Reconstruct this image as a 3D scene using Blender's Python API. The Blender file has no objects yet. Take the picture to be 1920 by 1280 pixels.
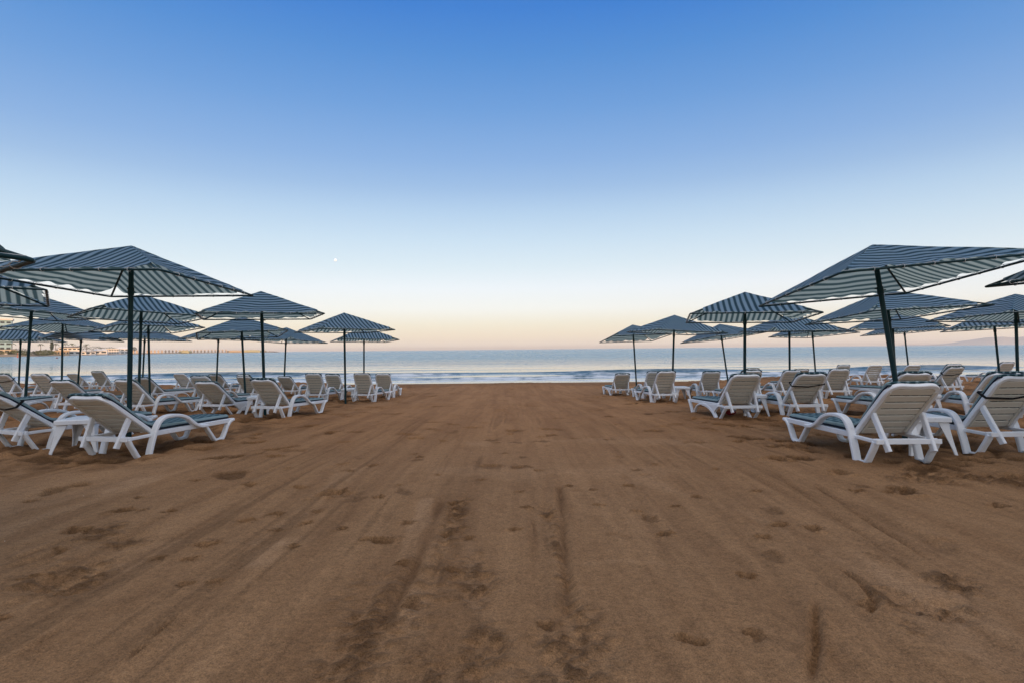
import bpy, math, random
import numpy as np
from mathutils import Matrix, Vector

random.seed(7)
SC = bpy.context.scene
COL = SC.collection
CAMZ = 1.10                     # eye height above the sand datum
FPX = 853.0                     # focal length in pixels of a 1920 px wide picture
HOR = math.atan(-.00958)
R = math.radians

# ------------------------------------------------------------------ helpers
def link(o, parent=None):
    COL.objects.link(o)
    if parent is not None:
        o.parent = parent
    return o

def tag(o, label=None, cat=None, group=None, kind=None):
    if label: o['label'] = label
    if cat: o['category'] = cat
    if group: o['group'] = group
    if kind: o['kind'] = kind
    return o

def empty(name, loc=(0, 0, 0), rz=0.0):
    o = bpy.data.objects.new(name, None)
    o.empty_display_size = .2
    o.location = loc
    o.rotation_euler = (0, 0, rz)
    return link(o)

class MB:
    """collects faces and builds one mesh"""
    def __init__(s):
        s.v = []; s.f = []
    def add(s, vs, fs):
        b = len(s.v)
        s.v += [tuple(p) for p in vs]
        s.f += [tuple(b + i for i in f) for f in fs]
    def box(s, x0, x1, y0, y1, z0, z1, ch=0.0):
        if ch <= 0:
            s.add([(x0,y0,z0),(x1,y0,z0),(x1,y1,z0),(x0,y1,z0),(x0,y0,z1),(x1,y0,z1),(x1,y1,z1),(x0,y1,z1)],
                  [(0,3,2,1),(4,5,6,7),(0,1,5,4),(1,2,6,5),(2,3,7,6),(3,0,4,7)])
            return
        c = ch
        vs = []
        for sx, X in ((-1, x0), (1, x1)):
            for sy, Y in ((-1, y0), (1, y1)):
                for sz, Z in ((-1, z0), (1, z1)):
                    vs += [(X, Y-sy*c, Z-sz*c), (X-sx*c, Y, Z-sz*c), (X-sx*c, Y-sy*c, Z)]
        def i(a, b, d, k): return ((a*2+b)*2+d)*3+k
        fs = []
        for a in (0, 1):
            q = [i(a,0,0,0), i(a,1,0,0), i(a,1,1,0), i(a,0,1,0)]; fs.append(q if a else q[::-1])
            q = [i(0,a,0,1), i(0,a,1,1), i(1,a,1,1), i(1,a,0,1)]; fs.append(q if a else q[::-1])
            q = [i(0,0,a,2), i(1,0,a,2), i(1,1,a,2), i(0,1,a,2)]; fs.append(q if a else q[::-1])
        for a in (0, 1):
            for b in (0, 1):
                q = [i(a,b,0,0), i(a,b,1,0), i(a,b,1,1), i(a,b,0,1)]; fs.append(q if a == b else q[::-1])
                q = [i(a,0,b,0), i(a,1,b,0), i(a,1,b,2), i(a,0,b,2)]; fs.append(q[::-1] if a == b else q)
                q = [i(0,a,b,1), i(1,a,b,1), i(1,a,b,2), i(0,a,b,2)]; fs.append(q if a == b else q[::-1])
        for a in (0, 1):
            for b in (0, 1):
                for d in (0, 1):
                    t = [i(a,b,d,0), i(a,b,d,1), i(a,b,d,2)]
                    fs.append(t if (a+b+d) % 2 else t[::-1])
        s.add(vs, fs)
    def sweep(s, path, section, side=None, closed=False, caps=True):
        """section: list of (u along side, w along normal); side: fixed side vector or None"""
        P = [Vector(p) for p in path]; n = len(P); m = len(section)
        vs = []; prev = None
        for k in range(n):
            if closed:
                t = P[(k+1) % n] - P[k-1]
            else:
                t = P[min(k+1, n-1)] - P[max(k-1, 0)]
            t.normalize()
            if side is not None:
                sv = Vector(side); sv = (sv - t*sv.dot(t)).normalized()
            else:
                if prev is None:
                    a = Vector((0, 0, 1)) if abs(t.z) < .9 else Vector((1, 0, 0))
                    sv = t.cross(a).normalized()
                else:
                    sv = (prev - t*prev.dot(t)).normalized()
                prev = sv
            nv = sv.cross(t).normalized()
            for u, w in section:
                vs.append(P[k] + sv*u + nv*w)
        fs = []
        for k in range(n if closed else n-1):
            k2 = (k+1) % n
            for j in range(m):
                j2 = (j+1) % m
                fs.append((k*m+j, k*m+j2, k2*m+j2, k2*m+j))
        if caps and not closed:
            fs.append(tuple(range(m))[::-1])
            fs.append(tuple((n-1)*m+j for j in range(m)))
        s.add(vs, fs)
    def tube(s, path, r, n=8, closed=False):
        sec = [(r*math.cos(2*math.pi*i/n), r*math.sin(2*math.pi*i/n)) for i in range(n)]
        s.sweep(path, sec, None, closed)
    def cone(s, p, r0, r1, h, n=10):
        vs = []
        for z, r in ((0, r0), (h, r1)):
            for i in range(n):
                a = 2*math.pi*i/n
                vs.append((p[0]+r*math.cos(a), p[1]+r*math.sin(a), p[2]+z))
        fs = [(i, (i+1) % n, n+(i+1) % n, n+i) for i in range(n)] + [tuple(range(n))[::-1], tuple(range(n, 2*n))]
        s.add(vs, fs)
    def mesh(s, name, mat, sharp=35):
        me = bpy.data.meshes.new(name)
        me.from_pydata(s.v, [], s.f)
        me.update()
        if mat: me.materials.append(mat)
        if sharp:
            me.polygons.foreach_set('use_smooth', [True]*len(me.polygons))
            me.set_sharp_from_angle(angle=R(sharp))
        return me
    def build(s, name, mat, parent=None, sharp=35):
        return link(bpy.data.objects.new(name, s.mesh(name, mat, sharp)), parent)

def rrect(hw, hh, c):
    return [(-hw+c, -hh), (hw-c, -hh), (hw, -hh+c), (hw, hh-c), (hw-c, hh), (-hw+c, hh), (-hw, hh-c), (-hw, -hh+c)]

def smooth(pts, k=6):
    P = [np.array(p, float) for p in pts]
    P = [2*P[0]-P[1]] + P + [2*P[-1]-P[-2]]
    out = []
    for i in range(1, len(P)-2):
        a, b, c, d = P[i-1:i+3]
        for j in range(k):
            t = j/k
            out.append(.5*((2*b)+(c-a)*t+(2*a-5*b+4*c-d)*t*t+(3*b-a-3*c+d)*t**3))
    out.append(P[-2])
    return [tuple(p) for p in out]

# ------------------------------------------------------------------ noise
def _hash(ix, iy, seed):
    h = (ix.astype(np.int64)*374761393 + iy.astype(np.int64)*668265263 + seed*974634777) & 0xffffffff
    h = ((h ^ (h >> 13))*1274126177) & 0xffffffff
    h = h ^ (h >> 16)
    return (h & 0xffff)/65535.0

def vnoise(x, y, seed=0):
    x = np.asarray(x, float); y = np.asarray(y, float)
    ix = np.floor(x); iy = np.floor(y); fx = x-ix; fy = y-iy
    fx = fx*fx*fx*(fx*(fx*6-15)+10); fy = fy*fy*fy*(fy*(fy*6-15)+10)
    a = _hash(ix, iy, seed); b = _hash(ix+1, iy, seed); c = _hash(ix, iy+1, seed); d = _hash(ix+1, iy+1, seed)
    return (a*(1-fx)+b*fx)*(1-fy)+(c*(1-fx)+d*fx)*fy - .5

def fbm(x, y, oct=4, seed=0):
    s = 0; a = 1
    for o in range(oct):
        s = s + a*vnoise(x*2**o, y*2**o, seed+o); a *= .5
    return s

def sstep(a, b, x):
    t = np.clip((x-a)/(b-a), 0, 1)
    return t*t*(3-2*t)

# ------------------------------------------------------------------ materials
def mat(name):
    m = bpy.data.materials.new(name); m.use_nodes = True
    nt = m.node_tree
    return m, nt, nt.nodes['Principled BSDF']

def N(nt, t, **kw):
    n = nt.nodes.new(t)
    for k, v in kw.items():
        setattr(n, k, v)
    return n

def math_node(nt, op, a=None, b=None, c=None):
    n = N(nt, 'ShaderNodeMath', operation=op)
    for i, v in enumerate((a, b, c)):
        if v is None: continue
        if isinstance(v, (int, float)): n.inputs[i].default_value = v
        else: nt.links.new(v, n.inputs[i])
    return n.outputs[0]

def mix_col(nt, fac, a, b, blend='MIX'):
    n = N(nt, 'ShaderNodeMix', data_type='RGBA', blend_type=blend)
    for sock, v in ((n.inputs['Factor'], fac), (n.inputs[6], a), (n.inputs[7], b)):
        if isinstance(v, (int, float)): sock.default_value = v
        elif isinstance(v, tuple): sock.default_value = (*v, 1) if len(v) == 3 else v
        else: nt.links.new(v, sock)
    return n.outputs[2]

def noise_tex(nt, vec, scale, detail=3, rough=.55):
    n = N(nt, 'ShaderNodeTexNoise')
    n.inputs['Scale'].default_value = scale; n.inputs['Detail'].default_value = detail
    n.inputs['Roughness'].default_value = rough
    if vec is not None: nt.links.new(vec, n.inputs['Vector'])
    return n.outputs[0]

def vmap(nt, vec, scale=(1, 1, 1), loc=(0, 0, 0)):
    n = N(nt, 'ShaderNodeMapping'); n.inputs['Scale'].default_value = scale; n.inputs['Location'].default_value = loc
    nt.links.new(vec, n.inputs['Vector'])
    return n.outputs[0]

def ramp(nt, fac, stops, interp='LINEAR'):
    n = N(nt, 'ShaderNodeValToRGB'); cr = n.color_ramp; cr.interpolation = interp
    while len(cr.elements) < len(stops): cr.elements.new(1.0)
    for e, (p, c) in zip(cr.elements, stops):
        e.position = p; e.color = (*c, 1) if len(c) == 3 else c
    nt.links.new(fac, n.inputs[0])
    return n.outputs[0]

def bump(nt, h, strength, dist, normal=None):
    n = N(nt, 'ShaderNodeBump'); n.inputs['Strength'].default_value = strength; n.inputs['Distance'].default_value = dist
    nt.links.new(h, n.inputs['Height'])
    if normal is not None: nt.links.new(normal, n.inputs['Normal'])
    return n.outputs[0]

def simple(name, col, rough=.6, var=.15, scale=6, metallic=0):
    m, nt, p = mat(name)
    tc = N(nt, 'ShaderNodeTexCoord').outputs['Object']
    f = noise_tex(nt, tc, scale, 4)
    c = mix_col(nt, f, tuple(x*(1-var) for x in col), tuple(min(1, x*(1+var)) for x in col))
    nt.links.new(c, p.inputs['Base Color'])
    p.inputs['Roughness'].default_value = rough; p.inputs['Metallic'].default_value = metallic
    p.inputs['Specular IOR Level'].default_value = .25
    return m

def stripe_fac(nt, coord, freq, duty, soft=.06, phase=0.0):
    f = math_node(nt, 'FRACT', math_node(nt, 'ADD', math_node(nt, 'MULTIPLY', coord, freq), phase))
    d = math_node(nt, 'ABSOLUTE', math_node(nt, 'SUBTRACT', f, .5))
    n = N(nt, 'ShaderNodeMapRange'); n.inputs['From Min'].default_value = duty/2-soft/2; n.inputs['From Max'].default_value = duty/2+soft/2
    nt.links.new(d, n.inputs['Value'])
    return n.outputs[0]                      # 0 in the dark stripe, 1 in the light

# striped parasol cloth, lets some light through
def make_cloth():
    m, nt, p = mat('striped_parasol_cloth')
    tc = N(nt, 'ShaderNodeTexCoord').outputs['Object']
    sep = N(nt, 'ShaderNodeSeparateXYZ'); nt.links.new(tc, sep.inputs[0])
    wob = math_node(nt, 'MULTIPLY', math_node(nt, 'SUBTRACT', noise_tex(nt, tc, 5, 2), .5), .004)
    y = math_node(nt, 'ADD', sep.outputs[1], wob)
    f = stripe_fac(nt, y, 10.0, .47, .17, .25)
    fade = noise_tex(nt, tc, 3.0, 5)
    dark = mix_col(nt, fade, (.016, .060, .100), (.024, .080, .125))
    light = mix_col(nt, fade, (.155, .315, .47), (.23, .40, .56))
    c = mix_col(nt, f, dark, light)
    weave = noise_tex(nt, vmap(nt, tc, (400, 400, 400)), 1, 1)
    nt.links.new(c, p.inputs['Base Color'])
    p.inputs['Roughness'].default_value = .85
    p.inputs['Specular IOR Level'].default_value = .2
    nt.links.new(bump(nt, weave, .15, .002), p.inputs['Normal'])
    tr = N(nt, 'ShaderNodeBsdfTranslucent')
    nt.links.new(mix_col(nt, f, (.10, .16, .155), (.58, .64, .55)), tr.inputs['Color'])
    mx = N(nt, 'ShaderNodeMixShader'); mx.inputs[0].default_value = .5
    nt.links.new(p.outputs[0], mx.inputs[1]); nt.links.new(tr.outputs[0], mx.inputs[2])
    nt.links.new(mx.outputs[0], nt.nodes['Material Output'].inputs['Surface'])
    return m

def make_mattress_mat():
    m, nt, p = mat('striped_mattress_fabric')
    tc = N(nt, 'ShaderNodeTexCoord').outputs['Object']
    sep = N(nt, 'ShaderNodeSeparateXYZ'); nt.links.new(tc, sep.inputs[0])
    f = stripe_fac(nt, sep.outputs[1], 12.0, .70, .08, .5)
    g = noise_tex(nt, tc, 8, 4)
    dark = mix_col(nt, g, (.007, .040, .054), (.014, .066, .082))
    light = mix_col(nt, g, (.14, .23, .26), (.22, .31, .33))
    edge = math_node(nt, 'GREATER_THAN', math_node(nt, 'ABSOLUTE', sep.outputs[1]), .212)
    nt.links.new(mix_col(nt, edge, mix_col(nt, f, dark, light), (.20, .28, .29)), p.inputs['Base Color'])
    p.inputs['Roughness'].default_value = .7; p.inputs['Specular IOR Level'].default_value = .3
    nt.links.new(bump(nt, noise_tex(nt, tc, 9, 2), .2, .02), p.inputs['Normal'])
    return m

def make_resin():
    m, nt, p = mat('white_resin')
    tc = N(nt, 'ShaderNodeTexCoord').outputs['Object']
    oi = N(nt, 'ShaderNodeObjectInfo').outputs['Random']
    n1 = noise_tex(nt, tc, 4, 5); n2 = noise_tex(nt, tc, 26, 4, .7)
    c = mix_col(nt, n1, (.68, .705, .735), (.80, .825, .85))
    dirt = N(nt, 'ShaderNodeMapRange'); dirt.inputs['From Min'].default_value = .58; dirt.inputs['From Max'].default_value = .78
    nt.links.new(n2, dirt.inputs['Value'])
    c = mix_col(nt, math_node(nt, 'MULTIPLY', dirt.outputs[0], .5), c, (.46, .40, .33))
    c = mix_col(nt, math_node(nt, 'MULTIPLY', oi, .12), c, (.60, .58, .53))
    nt.links.new(c, p.inputs['Base Color'])
    p.inputs['Roughness'].default_value = .42; p.inputs['Specular IOR Level'].default_value = .4
    nt.links.new(bump(nt, noise_tex(nt, tc, 90, 2), .06, .004), p.inputs['Normal'])
    return m

def make_sand():
    m, nt, p = mat('beach_sand')
    tc = N(nt, 'ShaderNodeTexCoord').outputs['Object']
    at = N(nt, 'ShaderNodeAttribute', attribute_name='wear_shade').outputs['Fac']
    big = noise_tex(nt, vmap(nt, tc, (.55, .28, 1)), 1, 5, .6)
    lanes = noise_tex(nt, vmap(nt, tc, (3.2, .22, 1)), 1, 5, .65)
    mid = noise_tex(nt, vmap(nt, tc, (5, 2.2, 1)), 1, 6, .65)
    f1 = math_node(nt, 'MULTIPLY', noise_tex(nt, tc, 210, 2, .75), .55)
    f2 = math_node(nt, 'MULTIPLY', noise_tex(nt, vmap(nt, tc, (60, 75, 60)), 1, 3, .75), .36)
    f3 = math_node(nt, 'MULTIPLY', noise_tex(nt, vmap(nt, tc, (16, 24, 16)), 1, 4, .75), .21)
    fine = math_node(nt, 'ADD', f1, math_node(nt, 'ADD', f2, f3))
    c = mix_col(nt, big, (0.236, 0.125, 0.055), (0.378, 0.221, 0.111))
    l2 = N(nt, 'ShaderNodeMapRange'); l2.inputs['From Min'].default_value = .40; l2.inputs['From Max'].default_value = .66
    nt.links.new(lanes, l2.inputs['Value'])
    c = mix_col(nt, math_node(nt, 'MULTIPLY', l2.outputs[0], .6), c, (0.181, 0.093, 0.041))
    m2 = N(nt, 'ShaderNodeMapRange'); m2.inputs['From Min'].default_value = .52; m2.inputs['From Max'].default_value = .75
    nt.links.new(mid, m2.inputs['Value'])
    c = mix_col(nt, math_node(nt, 'MULTIPLY', m2.outputs[0], .45), c, (0.154, 0.077, 0.033))
    sy = N(nt, 'ShaderNodeSeparateXYZ'); nt.links.new(tc, sy.inputs[0])
    fy = N(nt, 'ShaderNodeMapRange', interpolation_type='SMOOTHSTEP'); fy.inputs['From Min'].default_value = 3.2; fy.inputs['From Max'].default_value = 9.5
    nt.links.new(math_node(nt, 'ADD', sy.outputs[1], math_node(nt, 'MULTIPLY', big, 2.0)), fy.inputs['Value'])
    c = mix_col(nt, fy.outputs[0], c, (1.10, .98, .86), 'MULTIPLY')                      # redder sand towards the water
    ln = noise_tex(nt, vmap(nt, tc, (13, .5, 1)), 1, 4, .7)
    l3 = N(nt, 'ShaderNodeMapRange'); l3.inputs['From Min'].default_value = .52; l3.inputs['From Max'].default_value = .72
    nt.links.new(ln, l3.inputs['Value'])
    c = mix_col(nt, math_node(nt, 'MULTIPLY', l3.outputs[0], .24), c, (0.146, 0.078, 0.038))
    tn = N(nt, 'ShaderNodeAttribute', attribute_name='tone').outputs['Fac']
    c = mix_col(nt, math_node(nt, 'MULTIPLY', math_node(nt, 'MAXIMUM', tn, 0), .75), c, (0.165, 0.080, 0.034))
    c = mix_col(nt, math_node(nt, 'MULTIPLY', math_node(nt, 'MAXIMUM', math_node(nt, 'MULTIPLY', tn, -1), 0), .75), c, (0.422, 0.258, 0.141))
    c = mix_col(nt, math_node(nt, 'MULTIPLY', at, .54), c, (0.088, 0.041, 0.016))          # damp turned-up sand, with shade painted into dents and round the loungers
    g = N(nt, 'ShaderNodeMapRange'); g.inputs['From Min'].default_value = .42; g.inputs['From Max'].default_value = .70
    g.inputs['To Min'].default_value = .52; g.inputs['To Max'].default_value = 1.48
    nt.links.new(fine, g.inputs['Value'])
    hsv = N(nt, 'ShaderNodeHueSaturation'); nt.links.new(c, hsv.inputs['Color']); nt.links.new(g.outputs[0], hsv.inputs['Value'])
    c = hsv.outputs[0]
    vo = N(nt, 'ShaderNodeTexVoronoi'); vo.inputs['Scale'].default_value = 9; nt.links.new(tc, vo.inputs['Vector'])
    sp = math_node(nt, 'LESS_THAN', vo.outputs['Distance'], .028)
    sel = N(nt, 'ShaderNodeSeparateColor'); nt.links.new(vo.outputs['Color'], sel.inputs[0])
    sp = math_node(nt, 'MULTIPLY', sp, math_node(nt, 'GREATER_THAN', sel.outputs[0], .94))
    c = mix_col(nt, sp, c, (.75, .70, .62))                                              # shell grit
    nt.links.new(c, p.inputs['Base Color'])
    p.inputs['Roughness'].default_value = .92; p.inputs['Specular IOR Level'].default_value = .15
    b1 = bump(nt, noise_tex(nt, vmap(nt, tc, (30, 26, 20)), 1, 5, .75), .85, .022)
    crumb = math_node(nt, 'MULTIPLY', noise_tex(nt, tc, 55, 4, .7), at)
    b2 = bump(nt, crumb, 1.0, .055, b1)
    b3 = bump(nt, noise_tex(nt, tc, 200, 2, .7), .6, .007, b2)
    nt.links.new(b3, p.inputs['Normal'])
    return m

def make_water():
    m, nt, p = mat('sea_water')
    geo = N(nt, 'ShaderNodeNewGeometry').outputs['Position']
    foam = N(nt, 'ShaderNodeAttribute', attribute_name='foam').outputs['Fac']
    sep = N(nt, 'ShaderNodeSeparateXYZ'); nt.links.new(geo, sep.inputs[0])
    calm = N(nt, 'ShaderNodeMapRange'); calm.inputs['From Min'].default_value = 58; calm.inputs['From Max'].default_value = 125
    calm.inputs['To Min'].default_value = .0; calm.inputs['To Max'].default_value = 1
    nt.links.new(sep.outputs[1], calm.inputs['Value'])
    n1 = noise_tex(nt, vmap(nt, geo, (.35, 1.3, 1)), 1, 4, .6)
    n2 = noise_tex(nt, vmap(nt, geo, (.05, .16, 1)), 1, 5, .62)
    n3 = noise_tex(nt, vmap(nt, geo, (2.0, 5.5, 1)), 1, 3, .6)
    slick = noise_tex(nt, vmap(nt, geo, (.006, .03, 1)), 1, 4, .6)
    b1 = bump(nt, n3, .025, .03)
    b2 = N(nt, 'ShaderNodeBump'); b2.inputs['Distance'].default_value = .55
    nt.links.new(n1, b2.inputs['Height']); nt.links.new(b1, b2.inputs['Normal'])
    st = math_node(nt, 'ADD', .012, math_node(nt, 'MULTIPLY', calm.outputs[0], math_node(nt, 'ADD', .8, math_node(nt, 'MULTIPLY', slick, 1.2))))
    nt.links.new(st, b2.inputs['Strength'])
    b3 = N(nt, 'ShaderNodeBump'); b3.inputs['Distance'].default_value = 3.5
    nt.links.new(n2, b3.inputs['Height']); nt.links.new(b2.outputs[0], b3.inputs['Normal'])
    nt.links.new(math_node(nt, 'MULTIPLY', calm.outputs[0], .95), b3.inputs['Strength'])
    nt.links.new(b3.outputs[0], p.inputs['Normal'])
    p.inputs['IOR'].default_value = 1.333
    p.inputs['Roughness'].default_value = .16
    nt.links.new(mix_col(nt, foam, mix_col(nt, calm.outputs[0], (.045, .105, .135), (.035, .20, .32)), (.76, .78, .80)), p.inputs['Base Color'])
    rg = math_node(nt, 'ADD', math_node(nt, 'ADD', .03, math_node(nt, 'MULTIPLY', calm.outputs[0], .15)), math_node(nt, 'MULTIPLY', foam, .5))
    nt.links.new(rg, p.inputs['Roughness'])
    return m

M = dict(
    cloth=make_cloth(), matt=make_mattress_mat(), resin=make_resin(), sand=make_sand(), water=make_water(),
    green=simple('dark_green_painted_steel', (.003, .030, .034), .5, .3, 14), slat=simple('shaded_slat_resin', (.60, .57, .49), .5, .08, 5), pipe=simple('navy_piping', (.006, .012, .028), .7),  # slat tint has backrest shade and sand bounce put into the colour
    lace=simple('pale_cord', (.55, .56, .55), .8),
    strap=simple('black_webbing', (.012, .013, .015), .8),
    red=simple('dark_red_cloth', (.16, .012, .014), .8, .3, 20),
)

# ------------------------------------------------------------------ terrain
_GP = np.array([(-400, -1.00), (-5, -1.05), (0, -1.06), (4, -1.08), (7, -1.15), (11, -1.35), (15, -1.55), (20, -1.71), (22.6, -1.745),
                (24.5, -1.86), (28, -2.12), (33, -2.42), (45, -3.4), (60, -4.2)])
def ground(x, y):
    x = np.asarray(x, float); y = np.asarray(y, float)
    lat = .14*np.clip((np.abs(x)-7)/7, 0, 1.2)*sstep(7, 11, y)*(1-sstep(24, 30, y))
    z = np.interp(y, _GP[:, 0], _GP[:, 1])
    cusp = (.36*vnoise(x*.17, x*0+3.3, 41)+.14*vnoise(x*.9, x*0+1.3, 43)+.06*fbm(x*2.4, y*1.6, 2, 47))*sstep(17, 21, y)*(1-sstep(26, 31, y))
    return z + lat + cusp + CAMZ
def gz(x, y): return float(ground(x, y))

CAM = Vector((0, 0, CAMZ))
def px_ray(px, py):
    u, v = px-960, py-654.4
    a = u*math.cos(HOR)+v*math.sin(HOR); b = -(-u*math.sin(HOR)+v*math.cos(HOR))
    return a/FPX, b/FPX                       # x/y and z/y
def on_sand(px, py):
    kx, kz = px_ray(px, py)
    y = 3.0
    for _ in range(40):
        y = .5*y+.5*(gz(kx*y, y)-CAMZ)/kz
    return kx*y, y
def at(px, py, Y):
    kx, kz = px_ray(px, py)
    return Vector((kx*Y, Y, kz*Y+CAMZ))

CHAIRS = {
'A1':(-4.18,5.01,10,40),'A2':(-5.71,5.54,20,39),'A3':(-12.41,12.30,5,51),'A4':(-9.09,9.61,1,42),'A5':(-14.27,13.01,-5,49),'A6':(-10.35,9.15,-12,47),'A7':(-16.48,17.49,5,45),'A8':(-15.63,17.50,4,51),'A9':(-7.43,9.19,10,46),'A10':(-10.50,13.42,8,41),'A11':(-12.11,17.00,6,48),'A12':(-5.84,9.19,8,41),'A13':(-7.25,10.93,6,54),'A14':(-10.53,16.59,9,46),'A15':(-7.96,13.95,7,49),'A16':(-8.85,15.4,7,53),'A17':(-4.37,8.47,11,46),'A18':(-7.68,15.84,7,43),'A19':(-5.69,13.34,6,59),'A20':(-5.81,15.07,5,57),'A21':(-4.18,13.01,8,59),'A22':(-4.24,15.2,-1,57),
'B1':(3.51,14.94,-2,46),'B2':(4.05,13.21,-1,57),'B3':(3.78,11.55,-6,56),'B4':(5.60,13.07,5,52),'B5':(3.69,7.59,-2,47),'B6':(5.55,10.87,-1,56),'B7':(9.02,17.38,1,53),'B8':(7.48,12.50,0,51),'B9':(9.62,15.50,0,50),'B10':(4.83,7.72,0,47),'B11':(8.37,11.92,5,54),'B12':(13.2,18.4,2,55),'B13':(12.78,16.31,1,58),'B14':(9.45,11.30,-3,41),'B16':(14.09,16.31,3,53),'B17':(6.17,7.33,2,49),'B18':(3.60,4.46,0,50),'B19':(4.97,4.79,-2,57),'B20':(11.65,12.36,-5,47),'B21':(14.83,15.60,5,53),'B22':(18.20,17.02,3,55),'B23':(7.67,7.36,14,46)}
ARCH = {'A6', 'A10', 'A12', 'B1', 'B5', 'B14'}
STRAP = {'A2', 'A5', 'B10', 'B19', 'B20'}
BARE = {'A11', 'A7', 'B16', 'B13'}            # no mattress on these
TABLES = {'T1':(-4.95,5.28,15),'T2':(-4.78,13.35,5),'T3':(4.53,12.3,0),'T4':(-5.12,9.25,10),'T5':(4.28,4.83,-4),'T6':(4.26,8.15,0),'T7':(6.93,7.75,5)}

# footprints and dents seen in the raked sand: pixel x, y, length px
DENTS = [(520,961,26),(595,957,22),(465,973,28),(575,979,22),(710,1011,42),(755,1056,26),(357,1090,24),(360,1045,28),(388,1018,34),(622,923,46),(712,932,22),(440,890,24),
 (512,853,24),(227,961,36),(150,995,40),(220,1021,22),(565,912,22),(790,855,18),(765,978,22),(837,1002,20),(880,1008,20),(850,945,18),(517,990,22),(551,1025,10),(5,1154,18),(472,908,26),(370,900,20),
 (770,1130,36),(410,1088,8),(845,1068,18),(300,1042,20),(15,890,14),(262,935,14),(655,880,18),(1460,861,22),(1482,862,26),(1572,883,46),(1395,859,18),(1192,880,16),(1178,908,20),(1065,910,20),(1122,943,20),
 (1262,946,18),(1190,955,22),(975,923,16),(988,952,18),(965,993,20),(1245,998,26),(1460,982,32),(1525,988,36),(1427,1003,26),(1395,1077,30),(1292,1197,46),(1410,1187,40),(1605,918,24),(1665,918,30),(1865,945,36),(1112,915,12),
 (1415,920,16),(1160,855,16),(1305,928,20),(1625,1130,26),(1025,1168,22),(910,751,10),(952,762,10),(933,780,10),(822,806,14),(958,812,14),(1014,818,10),(931,828,14),(945,848,14),(1135,824,12),(1074,822,10),(587,816,10),(777,849,14),
 (1327,791,14),(693,779,8),(952,772,8),(700,870,20),(820,890,16),(1010,880,16),(1230,870,20),(1340,880,20),(905,900,14),(640,990,18),(60,1080,26),(120,1030,26),(60,940,20),(320,960,22)]
ROUGH = [(690,1190,150,190),(790,1260,130,90),(1085,1230,110,140),(640,925,46,16),(150,1075,120,40),(60,1095,80,26),(190,1000,70,24),(1690,1125,70,40),(1755,1140,70,30),(1705,1170,40,30),(1045,1030,22,130),(905,1200,60,60),
 (250,1010,60,20),(1780,1090,60,26),(900,1080,40,60),(860,960,30,60),(1870,900,90,26),(1750,890,120,18)]
GROOVES = [  # pixel polylines with depth and width in metres
 ([(1048,905),(1056,1000),(1062,1100),(1060,1165)], .016, .035), ([(1000,905),(1000,1010),(1008,1110),(1015,1160)], .010, .03), ([(1020,905),(1022,1020),(1030,1160)], .006, .05),
 ([(848,935),(832,1010),(815,1090)], .008, .02), ([(830,935),(806,1000),(770,1080),(740,1130),(700,1190)], .012, .04),
 ([(1520,905),(1600,960),(1700,1022),(1780,1075),(1850,1168)], .012, .02), ([(1440,880),(1530,945),(1620,1005),(1720,1080)], .008, .02),
 ([(1180,800),(1260,870),(1340,932)], .007, .015), ([(1120,770),(1200,840),(1330,930)], .004, .03),
 ([(1560,1050),(1610,1090),(1635,1125),(1620,1145),(1604,1147)], .016, .018), ([(1524,1112),(1524,1200),(1512,1290)], .018, .018),
 ([(720,862),(660,890),(600,928)], .007, .015), ([(355,1135),(290,1195),(210,1275)], .012, .014), ([(140,1160),(70,1210),(0,1245)], .014, .02), ([(180,1010),(90,1045),(0,1070)], .012, .04),
 ([(205,985),(110,1020),(0,1062)], .010, .03), ([(760,815),(680,850),(590,890)], .004, .02), ([(560,860),(420,920),(250,1000),(60,1100)], .007, .05), ([(520,890),(380,950),(200,1040),(0,1150)], .006, .04),
 ([(640,850),(480,930),(330,1010)], .005, .03), ([(1200,790),(1420,900),(1640,1010),(1900,1150)], .006, .05), ([(1340,830),(1560,930),(1800,1040)], .006, .05), ([(1400,950),(1600,1130),(1760,1290)], .006, .05),
 ([(1300,900),(1440,1060),(1600,1290)], .005, .05), ([(1150,830),(1230,1000),(1330,1290)], .005, .05), ([(700,900),(560,1080),(400,1290)], .005, .05), ([(620,900),(440,1080),(230,1290)], .005, .05)]

DAMP = [ # darker sweeps of damp sand: pixel polyline, half width in metres, amount
 ([(520,1290),(620,1160),(740,1090),(800,1010)], .10, .55), ([(690,1190),(760,1100),(800,1000),(840,930)], .06, .5), ([(560,1290),(680,1180),(740,1130)], .07, .6), ([(1040,900),(1050,1050),(1050,1170),(1090,1290)], .05, .55), ([(880,930),(860,1030),(830,1130),(830,1290)], .07, .35),
 ([(1120,900),(1180,1010),(1280,1200)], .10, .25), ([(1250,880),(1400,1010),(1560,1200)], .08, .3), ([(1520,900),(1650,985),(1800,1080),(1930,1190)], .07, .4), ([(600,900),(420,1010),(200,1130),(0,1260)], .08, .3), ([(460,900),(260,990),(60,1100)], .08, .4),
 ([(740,860),(650,960),(520,1080)], .08, .3), ([(950,800),(955,950),(960,1100),(960,1290)], .12, .25), ([(1400,850),(1600,900),(1930,990)], .12, .3), ([(820,760),(780,800),(700,860)], .25, .25), ([(1060,760),(1080,820),(1100,880)], .25, .25), ([(600,800),(900,805),(1300,800)], .35, .3), ([(700,775),(1000,772),(1300,778)], .4, .3), ([(660,840),(900,845),(1250,838)], .25, .25)]
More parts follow.
